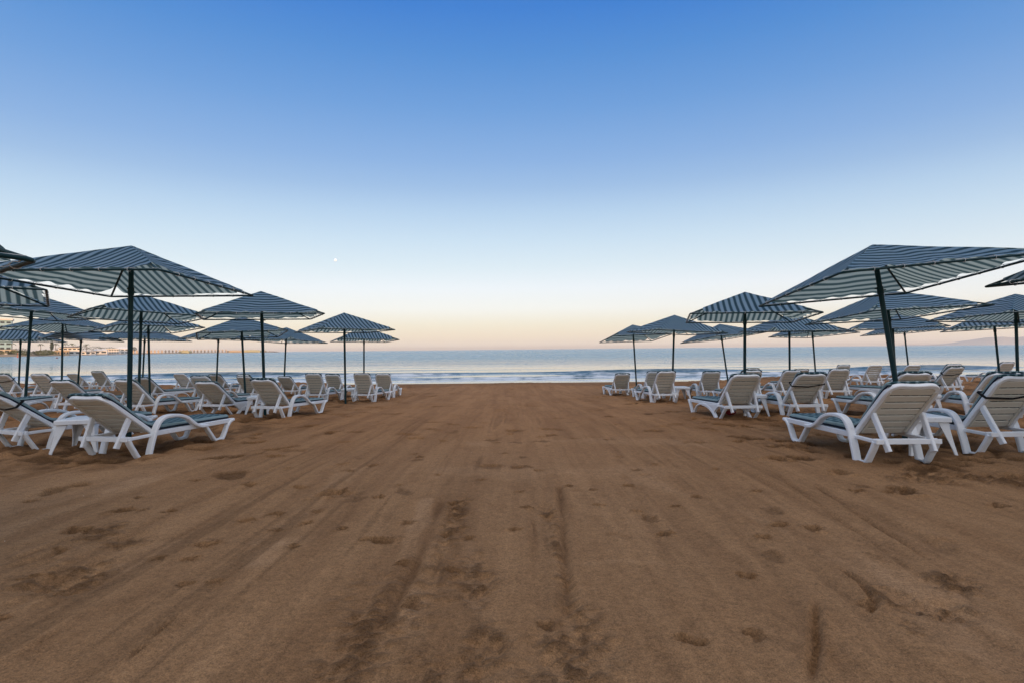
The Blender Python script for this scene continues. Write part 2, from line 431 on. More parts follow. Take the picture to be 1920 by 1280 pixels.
DRY = [([(440,1010),(500,1020),(470,1050)], .10, .8), ([(800,940),(770,1040)], .04, .7), ([(770,1120),(770,1200)], .08, .6), ([(0,900),(150,920),(330,860)], .45, .5), ([(0,1000),(120,960),(280,900)], .12, .5), ([(1200,900),(1400,960),(1600,1060),(1750,1160)], .12, .35), ([(880,1010),(900,1150)], .08, .35),
 ([(1060,1060),(1160,1050),(1300,1060)], .06, .4), ([(1680,1080),(1800,1130),(1920,1230)], .12, .4), ([(660,880),(560,960),(420,1060)], .10, .35), ([(850,880),(1000,885),(1250,880)], .2, .35), ([(880,830),(1100,826),(1300,830)], .2, .35), ([(250,1060),(330,1020)], .10, .4)]

def axis(parts):
    out = []
    for a, b, s in parts:
        n = max(1, int(round((b-a)/s)))
        out += [a+(b-a)*i/n for i in range(n)]
    out.append(parts[-1][1])
    return np.array(out)

def grid_object(name, xs, ys, Z, material, attr=None):
    nx, ny = len(xs), len(ys)
    X, Y = np.meshgrid(xs, ys)
    co = np.stack([X, Y, Z], -1).reshape(-1, 3).astype(np.float32)
    me = bpy.data.meshes.new(name)
    me.vertices.add(nx*ny); me.vertices.foreach_set('co', co.ravel())
    i = (np.arange(ny-1)[:, None]*nx+np.arange(nx-1)[None]).ravel()
    q = np.stack([i, i+1, i+1+nx, i+nx], -1).astype(np.int32)
    me.loops.add(q.size); me.loops.foreach_set('vertex_index', q.ravel())
    me.polygons.add(len(q)); me.polygons.foreach_set('loop_start', (np.arange(len(q))*4).astype(np.int32))
    me.update(calc_edges=True); me.validate()
    me.polygons.foreach_set('use_smooth', np.ones(len(q), bool))
    if attr is not None:
        a = me.attributes.new(attr[0], 'FLOAT', 'POINT'); a.data.foreach_set('value', attr[1].ravel().astype(np.float32))
    me.materials.append(material)
    return link(bpy.data.objects.new(name, me))

def build_sand():
    xs = axis([(-600,-120,60),(-120,-40,8),(-40,-20,.6),(-20,-9,.12),(-9,-4.5,.045),(-4.5,4.5,.02),(4.5,9,.045),(9,20,.12),(20,40,.6),(40,120,8),(120,600,60)])
    ys = axis([(-400,-60,40),(-60,-6,4),(-6,1.2,.3),(1.2,4,.0125),(4,8,.024),(8,14,.05),(14,25,.09),(25,36,.3),(36,60,2)])
    X, Y = np.meshgrid(xs, ys)
    Z = ground(X, Y)
    wear_shade = np.zeros_like(Z)
    near = sstep(-2, 1, Y)*(1-sstep(26, 32, Y))
    side = np.clip(sstep(2.6, 4.2, np.abs(X)-.06*Y)*sstep(3.4, 5.2, Y)+.0, 0, 1)     # trampled ground round the loungers
    # broad undulation, raked lanes along the beach aisle, cross ripples
    Z += near*(.030*fbm(X*.55, Y*.35, 3, 3)+.010*fbm(X*1.7, Y*.9, 3, 9))
    lanes = fbm(X*6.0+.6*vnoise(Y*.5, X*0, 5), Y*.35, 4, 12)
    Z += near*(1-side*.7)*.0075*lanes
    fl = fbm(X*19+.5*vnoise(Y*.8, X*.3, 6), Y*.42, 3, 14)*sstep(-.25, .25, fbm(X*1.1, Y*.5, 2, 17))
    Z += near*(1-side*.8)*.0060*fl*(1-sstep(7, 12, Y))
    wear_shade += near*(1-side)*np.clip(sstep(.12, .42, -fl)*.30, 0, .4)*(1-sstep(7, 12, Y))
    Z += near*.013*sstep(5, 9, Y)*fbm(X*.9, Y*2.6, 3, 21)*(1-side*.5)
    churn = fbm(X*3.2, Y*3.2, 4, 31)
    Z += near*side*(.075*churn+.05*np.abs(fbm(X*5.5, Y*5.5, 2, 37)))
    Z += near*.0035*fbm(X*16, Y*9, 2, 44)*(Y < 9)
    wear_shade += side*sstep(.0, .40, -churn)*.9  # churned hollows darkened, partly as painted shade among the loungers
    rough_n = fbm(X*14, Y*14, 3, 51)
    crumb_n = fbm(X*33, Y*33, 2, 57)
    rng = np.random.default_rng(5)
    def dent(x, y, r, depth, ang, asp, w=0.0):
        i0, i1 = np.searchsorted(ys, [y-3*r*asp, y+3*r*asp]); j0, j1 = np.searchsorted(xs, [x-3*r*asp, x+3*r*asp])
        if i1 <= i0 or j1 <= j0: return
        dx = X[i0:i1, j0:j1]-x; dy = Y[i0:i1, j0:j1]-y
        c, s = math.cos(ang), math.sin(ang)
        wx = dx+r*.9*fbm(dx/r*.9+x*7, dy/r*.9+y*5, 3, 77); wy = dy+r*.9*fbm(dx/r*.9+y*3, dy/r*.9+x*9, 3, 83)
        a = (wx*c+wy*s)/(r*asp); b = (-wx*s+wy*c)/r
        d = np.sqrt(a*a+b*b)
        floor = .75+.5*fbm(dx/r*1.6+x, dy/r*1.6, 2, 87)
        k = -floor*sstep(1.05, .62, d)+.30*np.exp(-((d-1.22)/.22)**2)*np.clip(.5+1.6*vnoise(dx/r+x*3, dy/r+y*3, 89), 0, 1.3)
        Z[i0:i1, j0:j1] += depth*k
        wear_shade[i0:i1, j0:j1] = np.maximum(wear_shade[i0:i1, j0:j1], w*sstep(1.15, .75, d))  # dent floor darkened in the colour to stand for its shade
    for px, py, l in DENTS:
        x, y = on_sand(px, py)
        r = .5*l/FPX*y
        dent(x, y, max(.026, r*.78), min(.050, .016+.32*r), rng.uniform(-.5, .5), rng.uniform(1.1, 1.7), rng.uniform(.25, .62))
    for _ in range(150):                       # more worn prints
        y = rng.uniform(2.2, 21); x = rng.uniform(-1, 1)*(1.2+.45*y)
        dent(x, y, rng.uniform(.03, .075), rng.uniform(.005, .016), rng.uniform(0, 3.1), rng.uniform(1.0, 2.2), rng.uniform(.1, .45))
    for _ in range(190):                       # flecks of old prints further down the aisle
        y = 4.2+16.5*rng.uniform(0, 1)**.9; x = rng.uniform(-1, 1)*(1.0+.34*y)
        dent(x, y, rng.uniform(.04, .085)*(1+.03*y), rng.uniform(.012, .028), rng.uniform(-.6, .6), rng.uniform(1.2, 3.0), rng.uniform(.2, .55))
    for k, (cx, cy, *_r) in list(CHAIRS.items()):   # footprints crowd round every lounger, darkened as painted contact shade too
        for _ in range(30):
            dent(cx+rng.normal(0, .75), cy+.3+rng.normal(0, .9), rng.uniform(.055, .12), rng.uniform(.03, .065), rng.uniform(0, 3.1), rng.uniform(1.1, 2), rng.uniform(.45, .95))
    for k, (cx, cy, ph, th) in CHAIRS.items():
        fx, fy = math.sin(R(ph)), math.cos(R(ph))
        for a in (-.11, .87):
            for b in (-.285, .285):
                x, y = cx+fx*a+fy*b, cy+fy*a-fx*b
                i0, i1 = np.searchsorted(ys, [y-.35, y+.35]); j0, j1 = np.searchsorted(xs, [x-.35, x+.35])
                q = np.hypot(X[i0:i1, j0:j1]-x, (Y[i0:i1, j0:j1]-y))
                Z[i0:i1, j0:j1] += (.014*np.exp(-(q/.10)**2)-.018*np.exp(-((q-.20)/.06)**2))*(.6+1.3*vnoise(X[i0:i1, j0:j1]*9, Y[i0:i1, j0:j1]*9, 93))
    for px, py, w, h in ROUGH:
        x, y = on_sand(px, py)
        x1, _ = on_sand(px+w, py); _, ya = on_sand(px, py-h*.5); _, yb = on_sand(px, py+h*.5)
        d = ((X-x)/max(.05, abs(x1-x)*.75))**2+((Y-y)/max(.08, abs(ya-yb)*.75))**2
        k = np.clip(1.25-np.sqrt(d)+1.1*fbm(X*3.5, Y*2.0, 4, 63), 0, 1)*(d < 9)
        Z += k*(.028*rough_n+.018*crumb_n*(Y < 5)-.010)
        wear_shade = np.maximum(wear_shade, k*np.clip(.26+1.0*rough_n+1.7*crumb_n, 0, .85))
    for pts, depth, w in GROOVES:
        P = np.array([on_sand(*p) for p in pts])
        jit = .25*w*fbm(X*5, Y*5, 2, 71)
        D = np.full(Z.shape, 9.0)
        m = (X > P[:, 0].min()-.4) & (X < P[:, 0].max()+.4) & (Y > P[:, 1].min()-.4) & (Y < P[:, 1].max()+.4)
        xm, ym = X[m], Y[m]; dm = np.full(xm.shape, 9.0)
        for a, b in zip(P[:-1], P[1:]):
            v = b-a; t = np.clip(((xm-a[0])*v[0]+(ym-a[1])*v[1])/(v@v), 0, 1)
            dm = np.minimum(dm, np.hypot(xm-a[0]-t*v[0], ym-a[1]-t*v[1]))
        D[m] = dm+jit[m]
        ends = np.minimum(np.hypot(X-P[0, 0], Y-P[0, 1]), np.hypot(X-P[-1, 0], Y-P[-1, 1]))
        brk = np.clip(.25+1.9*(.5+fbm(X*2.6, Y*1.9, 3, 90)), 0, 1.6)*sstep(0, .15, ends)
        Z += brk*depth*(-np.exp(-(D/(w*.6))**2)+.45*np.exp(-((D-1.5*w)/(w*.7))**2))
        wear_shade = np.maximum(wear_shade, np.clip(.24*np.exp(-(D/(w*.6))**2)*brk, 0, .4)*min(1, depth/.012))
    tone = np.zeros_like(Z)
    edge = fbm(X*2.6, Y*1.3, 5, 101); grainy = fbm(X*13, Y*7, 3, 105)
    for L, sgn in ((DAMP, 1), (DRY, -1)):
        for pts, w, am in L:
            P = np.array([on_sand(*p) for p in pts])
            m = (X > P[:, 0].min()-3*w) & (X < P[:, 0].max()+3*w) & (Y > P[:, 1].min()-3*w) & (Y < P[:, 1].max()+3*w)
            xm, ym = X[m], Y[m]; dm = np.full(xm.shape, 9.0)
            for a, b in zip(P[:-1], P[1:]):
                v = b-a; t = np.clip(((xm-a[0])*v[0]+(ym-a[1])*v[1])/(v@v), 0, 1)
                dm = np.minimum(dm, np.hypot(xm-a[0]-t*v[0], ym-a[1]-t*v[1]))
            k = np.clip((.95-dm/w+1.7*edge[m]+.7*grainy[m])*1.6, 0, 1)
            tone[m] = np.clip(tone[m]+sgn*am*k*(.34 if sgn > 0 else .7)*(.55+.9*(.5+fl[m])), -1, 1)
    tone = np.clip(tone+.75*sstep(20.6, 22.4, Y+.7*fbm(X*.4, Y*.6, 3, 111))*(1-sstep(40, 60, Y)), -1, 1)   # wet rim by the water
    o = grid_object('sand_beach', xs, ys, Z, M['sand'], ('wear_shade', np.clip(wear_shade, 0, 1)))
    at_ = o.data.attributes.new('tone', 'FLOAT', 'POINT'); at_.data.foreach_set('value', tone.ravel().astype(np.float32))
    tag(o, 'raked brown sand beach', None, None, 'structure')
    return o

def build_sea():
    ZW = -2.40+CAMZ
    far = [60*(1.16**i) for i in range(1, 28)]+[4400]
    xs = np.concatenate([-np.array(far[::-1]), axis([(-60, 60, .3)]), np.array(far)])
    yf = [150*(1.2**i) for i in range(1, 18)]+[3800]
    ys = np.concatenate([axis([(28, 33, .5), (33, 60, .11), (60, 100, .5), (100, 150, 2)]), np.array(yf)])
    X, Y = np.meshgrid(xs, ys)
    Z = np.full(X.shape, ZW); foam = np.zeros_like(Z)
    fr = 1-sstep(80, 100, np.abs(X))
    def crest(y0, h, w, seed, fl=0.0, lo=0.0):
        c = y0+3.2*fbm(X*.045, X*0+seed, 3, seed)
        amp = h*np.clip(lo+1.5*(vnoise(X*.07+seed, X*0+seed*1.7, seed+5)+.42), 0, 1.5)*fr
        d = Y-c
        prof = np.where(d < 0, np.exp(-(d/(w*.45))**2), np.exp(-(d/(w*1.5))**2))
        nonlocal Z, foam
        Z = Z+amp*prof
        if fl:
            tex = fbm(X*1.1, Y*2.4, 4, seed+20)
            f = np.exp(-((d+.9*w)/(1.2*w))**2)*amp/h
            foam = np.maximum(foam, fl*np.clip(f*1.3+tex*1.5-.45, 0, 1))
    crest(47.0, .34, .75, 3, .2, -.22)
    crest(42.3, .17, .55, 11, .8, .1)
    crest(39.0, .12, .45, 19, .8, .1)
    crest(36.6, .08, .35, 27, .8, .2)
    crest(53.0, .045, .9, 33, 0, .0)
    crest(61.0, .05, 1.2, 39, 0, -.1)
    crest(74.0, .05, 1.6, 45, 0, -.1)
    crest(92.0, .05, 2.0, 49, 0, -.1)
    wash = 35.0+1.6*fbm(X*.12, X*0+7, 3, 88)
    foam = np.maximum(foam, .95*np.clip(np.exp(-((Y-wash)/.9)**2)*1.2+.9*fbm(X*1.3, Y*2.2, 4, 91)-.25, 0, 1)*fr)
    foam = np.maximum(foam, .6*np.clip(2.4*(fbm(X*.55, Y*1.7, 4, 97)-.05)*sstep(34, 36, Y)*(1-sstep(41, 45.5, Y)), 0, 1)*fr)
    Z += .003*fbm(X*.5, Y*1.3, 3, 61)*(1-sstep(60, 110, Y))*fr
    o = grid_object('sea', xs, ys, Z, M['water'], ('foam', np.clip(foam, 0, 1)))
    tag(o, 'calm pale blue sea with small breakers at the beach', None, None, 'structure')

build_sand()
build_sea()
# ------------------------------------------------------------------ parasols
HALF, RISE, H0 = 1.0, .473, 2.36
def canopy_mesh(seed):
    rng = np.random.default_rng(seed)
    ns, nt_ = 63, 10
    mb = MB(); ties = 7
    amp = [rng.uniform(.5, 1.25) for _ in range(40)]
    for face in range(4):
        ca, sa = math.cos(face*math.pi/2), math.sin(face*math.pi/2)
        ph = rng.uniform(0, 6)
        sagk = rng.uniform(1.1, 2.5); w1, w2 = rng.uniform(0, 6, 2); wf = rng.uniform(2.5, 5)
        vs = []
        for i in range(ns+1):
            s = -1+2*i/ns
            k = (s+1)/2*ties
            scal = abs(math.sin(math.pi*k))*amp[face*7+min(6, int(k))]
            ins = .024+.030*scal
            cw = (.80, .86)[seed % 2]; ins += (.20, .085)[seed % 2]*max(0, (abs(s)-cw)/(1-cw))**1.4
            for j in range(nt_+1):
                t = j/nt_
                e = (HALF-ins)*t
                x, y = e*s, -e
                z = -RISE*t*(HALF-ins)/HALF
                mid = (1-s*s)
                z -= .028*sagk*mid*math.sin(math.pi*min(1, t*.93))*t
                z += t**7*.010*math.sin(k*math.pi*2+ph)*scal+t*t*.007*math.sin(4*s+ph*2)
                z += .007*t*math.sin(wf*s*2+w1+3*t)*mid+.006*t*(1-t)*3*math.sin(9*(s*.7+t)+w2)
                z += .016+.010*(1-t)
                vs.append((x*ca-y*sa, x*sa+y*ca, z+H0))
        w = nt_+1
        mb.add(vs, [(i*w+j, i*w+j+1, (i+1)*w+j+1, (i+1)*w+j) for i in range(ns) for j in range(nt_)])
    me = mb.mesh('canopy', M['cloth'], 30)
    return me

def build_parasol_meshes():
    d = {}
    mb = MB(); mb.tube([(0, 0, -.6), (0, 0, .6), (0, 0, H0-.01)], .0265, 14); d['pole'] = mb.mesh('pole', M['green'])
    z = H0-RISE; h = HALF; c = .05
    mb = MB()
    loop = []
    for k in range(4):
        a = k*math.pi/2
        for (x, y) in ((-h+c, -h), (h-c, -h), (h-.29*c, -h+.29*c)):
            loop.append((x*math.cos(a)-y*math.sin(a), x*math.sin(a)+y*math.cos(a), z))
    mb.tube(loop, .0125, 10, closed=True); d['frame'] = mb.mesh('frame', M['green'], 60)
    for k in range(4):
        a = math.pi/4+k*math.pi/2; q = h*math.sqrt(2)-.02
        mb = MB(); mb.tube([(0.03*math.cos(a), .03*math.sin(a), H0-.03), (q*.5*math.cos(a), q*.5*math.sin(a), H0-.012-RISE*.5), (q*math.cos(a), q*math.sin(a), z)], .0125, 8)
        d['rib%d' % k] = mb.mesh('rib', M['green'])
    mb = MB(); mb.tube([(0, 0, H0-.13), (0, 0, H0+.012)], .04, 14); d['hub'] = mb.mesh('hub', M['green'])
    mb = MB(); mb.tube([(0, 0, H0-RISE-.12), (0, 0, H0-RISE-.03)], .033, 14)
    mb.tube([(.03, 0, H0-RISE-.075), (.062, 0, H0-RISE-.075)], .007, 8); mb.tube([(-.06, 0, H0-RISE-.05), (-.03, 0, H0-RISE-.05)], .007, 8)
    d['collar'] = mb.mesh('collar', M['green'])
    mb = MB(); pts = []
    for k in range(4):
        a = k*math.pi/2; ca, sa = math.cos(a), math.sin(a)
        def put(s, dy, dz): pts.append((s*ca-(-h+dy)*sa, s*sa+(-h+dy)*ca, z+dz))
        put(-h+.03, .03, .02)
        for i in range(1, 7):
            s = (-1+2*i/7)*(h-.02)
            put(s-.10, .016, .010)
            for q in range(9):
                b = 2*math.pi*q/8+math.pi*.35
                put(s+.006*(q/8-.5), .030*math.cos(b)*.8+.006, .004+.021*math.sin(b))
            put(s+.10, .016, .010)
        put(h-.03, .03, .02)
    mb.tube(pts, .0028, 5, closed=True)
    d['lacing'] = mb.mesh('lacing', M['lace'])
    d['canopies'] = [canopy_mesh(s) for s in (1, 2, 3, 4)]
    return d

PARASOLS = {
'L0':(-3.80,1.98,.02,.03,60,.99),'L1':(-4.74,5.66,-.007,.019,94,1.31),'L2':(-7.51,5.94,-.039,.013,135,1.25),'L3':(-10.97,10.40,.013,.046,72,1.35),'L4':(-13.96,14.13,-.047,.056,175,1.22),'L5':(-8.03,9.86,-.013,.048,144,1.24),'L6':(-10.23,12.78,-.051,.031,150,1.12),'L7':(-13.20,16.37,.024,.027,83,.93),'L8':(-14.85,15.71,.067,0,49,.95),'L9':(-17.12,15.86,.007,.024,123,.92),'L10':(-4.89,8.86,-.023,-.020,31,1.15),'L11':(-7.32,12.28,-.073,.024,34,.92),'L12':(-10.33,16.03,.029,.018,45,.92),'L13':(-8.00,16.14,.023,.046,168,.82),'L14':(-4.53,12.28,-.013,.001,131,1.00),'L15':(-5.24,16.11,-.005,.030,119,.82),
'R1':(4.43,5.55,-.068,.092,354,1.21),'R2':(4.41,8.58,.032,.021,71,1.01),'R3':(4.58,12.79,.047,0,99,.89),'R4':(4.29,16.15,-.024,.099,2,.80),'R5':(7.35,16.08,-.091,.083,14,.79),'R6':(7.90,12.94,-.003,-.024,86,.90),'R7':(10.87,16.49,-.010,.073,109,.88),'R8':(7.21,8.75,-.040,.066,357,1.04),'R9':(10.48,9.45,.026,.025,265,1.02),'R10':(10.50,12.56,-.043,-.008,326,.94),'R12':(13.49,12.74,-.022,.049,54,.94),'R13':(15.06,17.5,-.049,.048,84,.96),'R14':(5.82,3.7,-.075,.035,354,1.18)}
PLAB = {
'L0':'parasol of which only a thick frame corner pokes in at the upper left',
'L1':'biggest striped parasol on the left, upright pole behind the nearest left lounger',
'L2':'teal and white striped parasol cut by the left edge, with an open frame corner',
'L3':'striped parasol at the left edge with a leaning pole, under the teal one',
'L4':'low far left parasol showing a striped underside, pole between the palms and the restaurant',
'L5':'bright blue striped parasol behind the pole of the biggest left parasol',
'L6':'parasol half hidden under the bright blue one, thin pole right of its pole',
'L7':'grey looking far left parasol whose thin pole leans left behind two upright poles',
'L8':'flat looking parasol with fine level stripes in front of the restaurant on the far shore',
'L9':'small parasol with upright stripes at the far left before the hotel and palms',
'L10':'level striped parasol second from the front on the left aisle edge',
'L11':'parasol of level stripes tucked behind the second aisle parasol on the left',
'L12':'far parasol seen as a thin grey roof with its pole before the breakwater huts',
'L13':'far left parasol with a sharp centre ridge, level stripes left and slanting right',
'L14':'slant striped parasol third from the front on the left aisle edge',
'L15':'upright striped parasol, seaward last of the left aisle edge',
'R1':'biggest tilted striped parasol on the right, its thick pole leaning left',
'R2':'bold slant striped parasol second from the front on the right aisle edge',
'R3':'parasol third from the front on the right aisle edge, sharp ridge in its stripes',
'R4':'seaward last parasol of the right aisle edge, low pointed tip towards the left',
'R5':'far right parasol with a clearly slanted thin pole, pointed tip left of it',
'R6':'right parasol of slanted stripes just behind the bold second aisle parasol, upright thin pole',
'R7':'low parasol peeping out below the slanted striped one, pale hatched underside',
'R8':'wide level striped parasol under the biggest right one, long tip pointing right',
'R9':'parasol cut by the right edge, curved level stripes, above the distant hills',
'R10':'level striped parasol below the wide one, its pole just right of the thick leaning pole',
'R12':'parasol with open frame corner and strut, its pole before the distant hills',
'R13':'small far parasol with a pale underside right of the thick leaning pole',
'R14':'parasol showing only a pointed frame tip at the upper right edge'}
def build_parasols():
    d = build_parasol_meshes()
    for n, (key, (x, y, tx, ty, phi, az)) in enumerate(PARASOLS.items()):
        up = Vector((tx, ty, 1)).normalized()
        a = Vector((math.cos(R(phi)), math.sin(R(phi)), 0)); a = (a-up*a.dot(up)).normalized(); b = up.cross(a)
        apex = Vector((x, y, az+CAMZ)); base = apex-up*H0
        root = empty('parasol')
        mw = Matrix.Identity(4)
        for i in range(3):
            mw[i][0], mw[i][1], mw[i][2], mw[i][3] = a[i], b[i], up[i], base[i]
        root.matrix_world = mw
        tag(root, PLAB[key], 'parasol', 'striped square beach parasols')
        for p in ('pole', 'frame', 'hub', 'collar', 'lacing'):
            link(bpy.data.objects.new(p, d[p]), root)
        for k in range(4):
            link(bpy.data.objects.new('rib', d['rib%d' % k]), root)
        link(bpy.data.objects.new('canopy', d['canopies'][n % 4]), root)

# ------------------------------------------------------------------ loungers
HW, LB, HZ, AX, FX, EX = .285, .617, .25, -.071, .84, 1.10
def back_map(th):
    c, s = math.cos(R(th)), math.sin(R(th))
    def f(a, y, n): return (-a*c+n*s, y, HZ+a*s+n*c)
    return f
_mc = {}
def cached(key, fn):
    if key not in _mc: _mc[key] = fn()
    return _mc[key]

def band(mb, pts, y, hw, ht, k=6, ch=.008):
    mb.sweep(smooth([(x, y, z) for x, z in pts], k), rrect(hw, ht, ch), side=(0, 1, 0))

def m_frame(arch):
    mb = MB()
    for s in (-1, 1):
        y = s*.275
        mb.box(-.03, 1.075, y-.016, y+.016, .198, .252, .006)
        band(mb, [(.02, .215), (-.12, .212), (-.275, .208)], y, .018, .016, 3, .005)
    mb.box(1.065, 1.10, -.288, .288, .200, .248, .008)
    for i in range(3):
        mb.box(-.318+.022*i, -.302+.022*i, -.30, .30, .188+.004*i, .232-.004*(i == 1), .003)
    mb.box(-.31, -.255, -.29, .29, .196, .222, .003)
    return mb.mesh('frame', M['resin'])
def m_arm(s):
    mb = MB()
    band(mb, [(.66, .218), (.56, .225), (.475, .268), (.38, .345), (.27, .388), (.15, .397), (.06, .372), (.005, .30), (-.03, .19), (-.058, .08), (-.078, -.02)], s*.300, .036, .018)
    return mb.mesh('armrest', M['resin'])
def m_front(s):
    mb = MB()
    band(mb, [(1.105, .236), (1.05, .215), (1.005, .165), (.97, .09), (.935, .025), (.90, .008), (.83, .008), (.795, .030), (.74, .105), (.665, .205)], s*.276, .032, .017)
    return mb.mesh('front_leg', M['resin'])
def m_rear(s):
    mb = MB()
    band(mb, [(-.285, .205), (-.262, .150), (-.222, .08), (-.188, .02), (-.165, -.005)], s*.278, .032, .017)
    mb.box(-.172, -.075, s*.285-.015, s*.285+.015, -.012, .006, .003)
    return mb.mesh('rear_leg', M['resin'])
def m_arch_front(s):
    mb = MB()
    band(mb, [(1.10, .240), (1.05, .17), (1.00, .08), (.955, -.01)], s*.285, .026, .020, 4)
    mb.box(.87, .965, s*.285-.024, s*.285+.024, -.012, .012, .004)
    band(mb, [(.88, -.005), (.845, .06), (.77, .135), (.66, .18), (.52, .197)], s*.285, .024, .016)
    return mb.mesh('front_leg', M['resin'])
def m_arch_rear(s):
    mb = MB()
    band(mb, [(.52, .197), (.38, .185), (.24, .145), (.13, .085), (.04, .0), (.02, -.02)], s*.285, .026, .026)
    v = []
    for y in (s*.285-.018, s*.285+.018):
        v += [(.40, y, .21), (.22, y, .15), (.11, y, .085), (-.05, y, .20), (-.02, y, .22)]
    mb.add(v, [(0, 1, 2, 3, 4), (9, 8, 7, 6, 5), (0, 5, 6, 1), (1, 6, 7, 2), (2, 7, 8, 3), (3, 8, 9, 4), (4, 9, 5, 0)])
    band(mb, [(-.285, .205), (-.20, .11), (-.11, .02), (-.085, -.02)], s*.285, .024, .015, 4)
    return mb.mesh('rear_leg', M['resin'])
def m_seat():
    mb = MB(); x = .03
    while x < 1.0:
        mb.box(x, x+.088, -.258, .258, .232, .248, .004); x += .102
    return mb.mesh('seat', M['resin'])
def m_back(th):
    f = back_map(th); mb = MB()
    pts = [(-.01, -.25), (.2, -.243), (.40, -.233), (.52, -.226), (.575, -.214), (.605, -.186), (LB, -.14), (LB-.006, -.07), (LB-.010, 0)]
    full = pts+[(a, -y) for a, y in pts[-2::-1]]
    path = [f(a, y, .012*math.cos(y*5)-.012) for a, y in smooth([(a, y) for a, y in full], 4)]
    c, s = math.cos(R(th)), math.sin(R(th))
    mb.sweep(path, rrect(.020, .021, .006), side=(s, 0, c))
    return mb.mesh('backrest', M['resin'])
def m_slats(th):
    f = back_map(th); mb = MB()
    n = 7; w = .598/n
    for i in range(n):
        a0 = .004+i*w; a1 = a0+w-.014
        hw = .236-.028*a0/.6
        b = MB(); b.box(a0, a1, -hw, hw, -.016, -.002, .004)
        b.v = [f(a, y, z-.010*(1-(y/.24)**2)-.006*math.cos((a-a0)/(a1-a0)*3.14-1.57)) for a, y, z in b.v]
        mb.add(b.v, b.f)
    for s in (-1, 1):                                                # side webs behind the slats
        b = MB(); b.box(.02, .56, s*.205-.012, s*.205+.012, -.030, -.014, .004)
        mb.add([f(*p) for p in b.v], b.f)
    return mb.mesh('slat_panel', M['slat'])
def m_strut(th, s):
    f = back_map(th); mb = MB()
    p0 = f(.285, s*.228, -.02); p1 = (-.338, s*.205, .125)
    mb.sweep([p0, p1], rrect(.017, .026, .006), side=(0, 1, 0))
    d = Vector(p1)-Vector(p0)
    for t in (.42, .55, .68):
        q = Vector(p0)+d*t
        mb.box(q.x+.004, q.x+.030, q.y-.009, q.y+.009, q.z-.026, q.z-.006, .004)
    return mb.mesh('back_strut', M['resin'])
def m_matt(th, var):
    f = back_map(th)
    ov = (.004, .014, -.004)[var]
    def bp(a, n): p = f(a, 0, n); return (p[0], p[2])
    P = [bp(LB+ov, .018), bp(LB+ov-.02, .034), bp(.50, .036), bp(.34, .038), bp(.18, .037), bp(.085, .040)]
    P += [(.10, .284), (.25, .279), (.45, .277), (.65, .278), (.85, .277), (1.04, .276), (1.075, .272)]
    path = [(x, 0, z+.0025*math.sin(i*1.9+var)) for i, (x, z) in enumerate(smooth(P, 5))]
    mb = MB()
    sec = [(-.222, -.022), (.222, -.022), (.232, -.013), (.236, .0), (.232, .014), (.214, .024), (.10, .027), (-.10, .027), (-.214, .024), (-.232, .014), (-.236, 0), (-.232, -.013)]
    mb.sweep(path, sec, side=(0, -1, 0))
    return mb.mesh('mattress', M['matt'], 50)
def m_pipe(th, var):
    f = back_map(th); mb = MB()
    ov = (.004, .014, -.004)[var]
    def bp(a, n): q = f(a, 0, n); return (q[0], q[2])
    P = [bp(LB+ov, .008), bp(.50, .022), bp(.34, .024), bp(.18, .023), bp(.095, .026), (.095, .270), (.25, .266), (.65, .265), (1.07, .262)]
    S = smooth(P, 4)
    loop = [(x, -.236, z) for x, z in S]+[(x, .236, z) for x, z in S[::-1]]
    mb.tube(loop, .0085, 6, closed=True)
    return mb.mesh('piping', M['pipe'])
def m_strap(th):
    f = back_map(th); mb = MB()
    loop = [f(.40+.25*max(0, -y)*.6, y, n) for y, n in ((-.262, -.03), (0, -.048), (.262, -.03), (.262, .066), (0, .070), (-.262, .066))]
    c, s = math.cos(R(th)), math.sin(R(th))
    mb.sweep(loop, rrect(.012, .002, .0005), side=(-c, 0, s), closed=True)
    return mb.mesh('strap', M['strap'])

